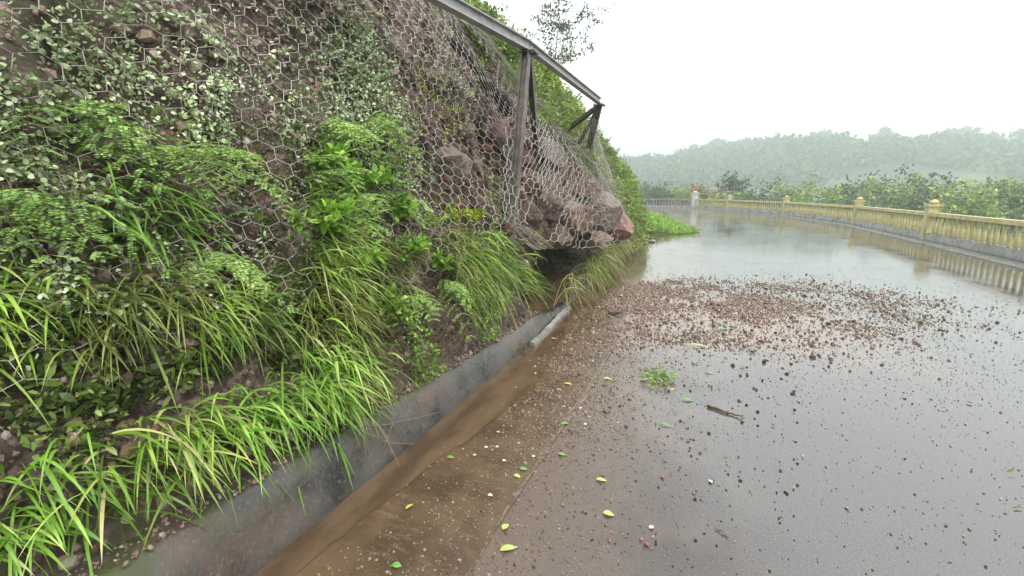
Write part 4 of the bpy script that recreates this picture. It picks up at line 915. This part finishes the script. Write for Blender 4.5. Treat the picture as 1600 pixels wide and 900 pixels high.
# green sprig on the road
q = onz(1028, 592, .01); m = 160; th = rng.uniform(0, 6.28, m); rd = rng.uniform(.0, .13, m)
V_, f_ = leaves(np.stack([np.cos(th) * rd, np.sin(th) * rd * 1.5, rng.uniform(.003, .045, m)], 1), np.stack([np.cos(th), np.sin(th), rng.normal(.1, .3, m)], 1), .045, .014)
plant('torn_sprig', q, (V_, f_), 'vine', tubes([curve((-.12, -.05, .01), (1, .4, .05), .26, 0, 6, .2)], .003, 4), label='torn leafy green sprig lying on the shiny lane', fname='leaves')
def twig(pts, rad, label, mat='twig', group='twigs', z=.01, onface=False):
    P_ = [hit(x, y, .01) if onface else onz(x, y, z) for x, y in pts]; P_ = np.array(P_, float)
    t = np.linspace(0, 1, 12); s = np.linspace(0, 1, len(P_)); P_ = np.stack([np.interp(t, s, P_[:, c]) for c in range(3)], 1); P_[1:-1] += rng.normal(size=(10, 3)) * .004; P_[:, 2] = np.maximum(P_[:, 2], rad)
    mb = MB(); mb.tube(P_ - P_[0], np.linspace(rad, rad * .4, 12), 5); tag(obj('twig', mb.mesh('twig', True), M[mat], None, P_[0]), label, 'twig', group)
def on_kerb(x, y):
    r = ray(x, y); t = np.arange(.5, 12, .004); P_ = CAM + r * t[:, None]; lf = np.interp(P_[:, 1], ky, lift); xx = np.interp(P_[:, 1], ky, base) 
    return P_
for pts, lb in (([(556, 668), (600, 664), (650, 650), (682, 640)], 'long pale twig resting against the kerb face'), ([(600, 648), (615, 675), (636, 702)], 'dark short twig crossing the long one on the kerb'), ([(565, 672), (600, 690), (640, 690)], 'thin twig below the long one on the kerb'), ([(684, 592), (700, 622)], 'small straight twig on the kerb further up'), ([(612, 660), (590, 700)], 'bent twig end hanging down the kerb')):
    P_ = []
    for x, y in pts:
        r = ray(x, y); X_ = -1.65 - .085; P_.append(CAM + r * (X_ + .02) / r[0])
    P_ = np.array(P_); mb = MB(); t = np.linspace(0, 1, 12); s = np.linspace(0, 1, len(P_)); Pp = np.stack([np.interp(t, s, P_[:, c]) for c in range(3)], 1)
    Pp[:, 0] = -1.635 - .10 * np.clip(Pp[:, 2] / .3, 0, 1); mb.tube(Pp - Pp[0], np.linspace(.004, .0015, 12), 5); tag(obj('twig', mb.mesh('twig', True), M['stem'] if 'dark' in lb else M['twig'], None, Pp[0]), lb, 'twig', 'twigs on the kerb')
twig([(1106, 634), (1137, 645), (1160, 652)], .012, 'dark stick lying on the shiny lane at right', 'stem', 'sticks on the road')
twig([(1118, 824), (1140, 838)], .004, 'pale short twig on the near asphalt', 'twig', 'sticks on the road')
q = onz(816, 542, .06); mb = MB()
for i in range(26): mb.tube(curve((0, 0, 0), rng.normal(size=3) * [.6, 1, .5], rng.uniform(.06, .16), .1, 5, .4), .003, 4)
tag(obj('twig_wad', mb.mesh('twig_wad'), M['stem'], None, (q[0] + .02, q[1], .05)), 'wad of dark twigs caught against the kerb before the broken strip', 'twigs')
# dirt and litter on the kerb top
def ksam(n):
    Y = rng.uniform(.3, 5, n); X = toe(Y) - rng.uniform(.13, .42, n); s = np.exp(rng.normal(math.log(.008), .45, n)).clip(.003, .025)
    return np.stack([X, Y, np.interp(Y, ky, lift) * 1.0 + .004], 1), s
tag(scatter_rubble('kerb_dirt', 2600, ksam, 0, 0, M['gravel']), 'reddish dirt and grit on the kerb top', 'dirt', None, 'stuff')

# ------------------------------------------------------------------ parapet along the outer edge of the road
RL = [(-14.5, 51.2), (-8, 51.2), (-2.0, 50.7), (1.1, 46), (4.6, 38), (6.55, 28), (6.75, 20), (6.85, 12), (6.9, 4), (6.9, -4)]
plab = ['far grey parapet length at the left beyond the road', 'grey parapet length ending at the white pillar', 'yellow railing starting at the white pillar', 'second yellow railing length from the white pillar', 'third yellow railing length from the white pillar', 'yellow railing length along the right road edge', 'yellow railing length on the right, second nearest', 'nearest yellow railing at the right road edge', 'yellow railing beside the camera at right']
for i in range(len(RL) - 1):
    a = np.array([*RL[i], 0.]); b = np.array([*RL[i + 1], 0.]); d_ = b - a; L_ = np.linalg.norm(d_); d_ /= L_; yw = i >= 2; mt = M['yellowpaint'] if yw else M['greyrail']
    ang = math.atan2(d_[1], d_[0]); root = empty('parapet', tuple(a), (0, 0, ang)); tag(root, plab[i], 'parapet', 'parapet lengths along the outer road edge')
    mb = MB(); mb.box((L_ / 2, 0, .12), (L_ - .3, .26, .26)); obj('plinth', mb.mesh('plinth'), M['pale'] if yw else mt, root)
    mb = MB(); mb.box((L_ / 2, 0, .86), (L_ - .3, .2, .12)); obj('handrail', mb.mesh('handrail'), mt, root)
    mb = MB(); mb.box((0, 0, .55), (.3, .32, 1.14)); mb.box((0, 0, 1.16), (.38, .4, .08)); mb.tube([(0, 0, 1.2), (0, 0, 1.26), (0, 0, 1.32), (0, 0, 1.36)], [.1, .15, .1, .02], 8)
    if i == 2: pm = M['whitepaint']
    else: pm = mt
    o = obj('pillar', mb.mesh('pillar'), pm, root)
    if i == 2: o.scale = (1.6, 1.6, 1.25); o['label'] = 'white pillar with rounded cap'
    nb = int((L_ - .5) / .30); zz_ = np.array([.25, .3, .38, .5, .62, .72, .8]); rr_ = np.array([.06, .05, .075, .055, .04, .045, .06])
    mb = MB(); mb.tube(np.stack([zz_ * 0, zz_ * 0, zz_], 1), rr_, 8); bme = mb.mesh('baluster', True); bme.materials.append(mt)
    for k in range(min(nb, 100)): obj('baluster', bme, None, root, (.4 + k * (L_ - .8) / max(1, nb - 1), 0, 0))
# pale edge band of the road before the railing
bx = np.array(RL[2:]); o1 = np.column_stack([bx + [-.75, -.55], np.full(len(bx), .006)]); o2 = np.column_stack([bx + [-.25, -.2], np.full(len(bx), .006)])
struct('edge_band', mesh('edge_band', np.stack([o1, o2], 1).reshape(-1, 3), grid_faces(len(bx), 2)), M['pale'])

# ------------------------------------------------------------------ trees across the valley
def vtree(px_, top, dist, h, cr, mat, label, group, n=1500, size=.5, squash=.6, nm='tree', tr=.2, **kw):
    r = ray(px_, top); r = r / math.hypot(r[0], r[1]); P_ = CAM + r * dist; return tree(nm, (P_[0], P_[1], P_[2] - h), h, cr, mat, label, group, n, size, tr, squash, **kw)
GT = 'trees just beyond the parapet'
for a in ((1012, 290, 66, 6.5, 3.4, 'fartree', 'dark green tree nearest the bank beyond the grey parapet'), (1035, 288, 70, 7, 3.6, 'fartree', 'dark green tree in the middle beyond the grey parapet'), (1056, 293, 72, 6, 3.2, 'bushlight', 'lighter green tree left of the rusty tree'),
          (1080, 298, 62, 5, 2.6, 'bush', 'low green tree behind the white pillar'), (1105, 289, 64, 6.5, 4.2, 'rust', 'wide tree covered in rusty red flowers beyond the railing'), (1085, 293, 68, 6, 3.0, 'rust', 'smaller rusty red tree left of the wide one'), (1128, 300, 58, 5, 2.8, 'bush', 'low green tree right of the rusty tree'),
          (1142, 262, 60, 9, 2.4, 'fartree', 'tall dark tree at the right beyond the railing'), (1180, 292, 60, 6, 3.4, 'fartree', 'rounded dark tree right of the tall one'), (1225, 286, 64, 7, 3.8, 'bush', 'broad green tree beyond the railing at right'), (1275, 295, 60, 6, 3.2, 'bushlight', 'light green tree far right beyond the railing'),
          (1325, 284, 66, 7, 3.8, 'fartree', 'dark tree second from the far right group'), (1385, 290, 58, 6, 3.4, 'bush', 'green tree between two far right trees'), (1450, 282, 60, 7, 3.8, 'fartree', 'large dark tree towards the right edge'), (1515, 290, 55, 6, 3.4, 'bushlight', 'light tree near the right edge'), (1575, 280, 58, 7, 3.8, 'bush', 'green tree at the right edge of view'), (990, 298, 72, 6, 3.2, 'bush', 'green tree half hidden by the bank end')):
    vtree(*a[:6], a[6], GT, 2600, .34, nm='valley_tree', low=.3)
vtree(1068, 272, 95, 12, 2.6, 'grey', 'bare grey twiggy tree rising behind the rusty tree', GT, 240, .2, nm='bare_tree', tr=.14)
GR = 'trees on the far ridge'
for (x, w_, h_, lb) in ((1083, 7, 12, 'rounded tree on the far ridge, leftmost of three'), (1100, 6, 11, 'middle tree of three on the far ridge'), (1117, 9, 13, 'widest tree of three on the far ridge'), (1150, 8, 11, 'tree on the ridge just right of the three'), (1040, 6, 5, 'low bush on the far ridge left of the three trees'), (1210, 8, 10, 'lone tree on the ridge further right'), (1290, 9, 11, 'tree on the ridge at the far right'), (1380, 9, 12, 'ridge tree toward the right edge'), (1490, 9, 11, 'ridge tree at the right edge')):
    r = ray(x, 230); r = r / r[1]; D_ = 385.; X_ = r[0] * D_; z_ = hillz(X_, D_)
    tree('ridge_tree', (X_, D_, z_ - 3), h_, w_, 'fartree', lb, GR, 2200, 1.9, .7, .45, 22, low=.22)
# shrubs dotted over the far hill: a far-off wood that reads as one mass
P_ = np.stack([rng.uniform(-150, 560, 6500), rng.uniform(125, 372, 6500)], 1); keep = fbm(P_[:, 0] * .015, P_[:, 1] * .015, 33) > -.22; P_ = P_[keep]
jx = np.clip(((P_[:, 0] - hx[0]) / (hx[1] - hx[0])).round().astype(int), 0, 159); jy = np.clip(((P_[:, 1] - hy[0]) / (hy[1] - hy[0])).round().astype(int), 0, 69); Zs = HZ[jy, jx]
LPs = []
for dx_ in range(28): LPs.append(np.column_stack([P_, Zs + 1.5]) + rng.normal(size=(len(P_), 3)) * [2.2, 2.2, 1.3])
LPs = np.vstack(LPs); tag(obj('far_wood', mesh('far_wood', *leaves(LPs, rng.normal(size=LPs.shape), rng.uniform(1.4, 3.2, len(LPs)), 1.9)), M['fartree']), 'distant woodland scattered over the far hillside', 'wood', None, 'stuff')

# ------------------------------------------------------------------ haze: rain-wet air
hm = bpy.data.materials.new('haze_air'); hm.use_nodes = True; ht = hm.node_tree; ht.nodes.clear()
ho = ht.nodes.new('ShaderNodeOutputMaterial'); hv = ht.nodes.new('ShaderNodeVolumePrincipled'); hv.inputs['Color'].default_value = (.66, .735, .725, 1); hv.inputs['Density'].default_value = .0030; hv.inputs['Anisotropy'].default_value = .2
ht.links.new(hv.outputs[0], ho.inputs['Volume'])
mb = MB(); mb.box((0, 0, 25), (5400, 5400, 110)); hz_ = obj('haze', mb.mesh('haze'), hm); tag(hz_, 'thin pale rain haze in the air', 'haze', None, 'stuff')
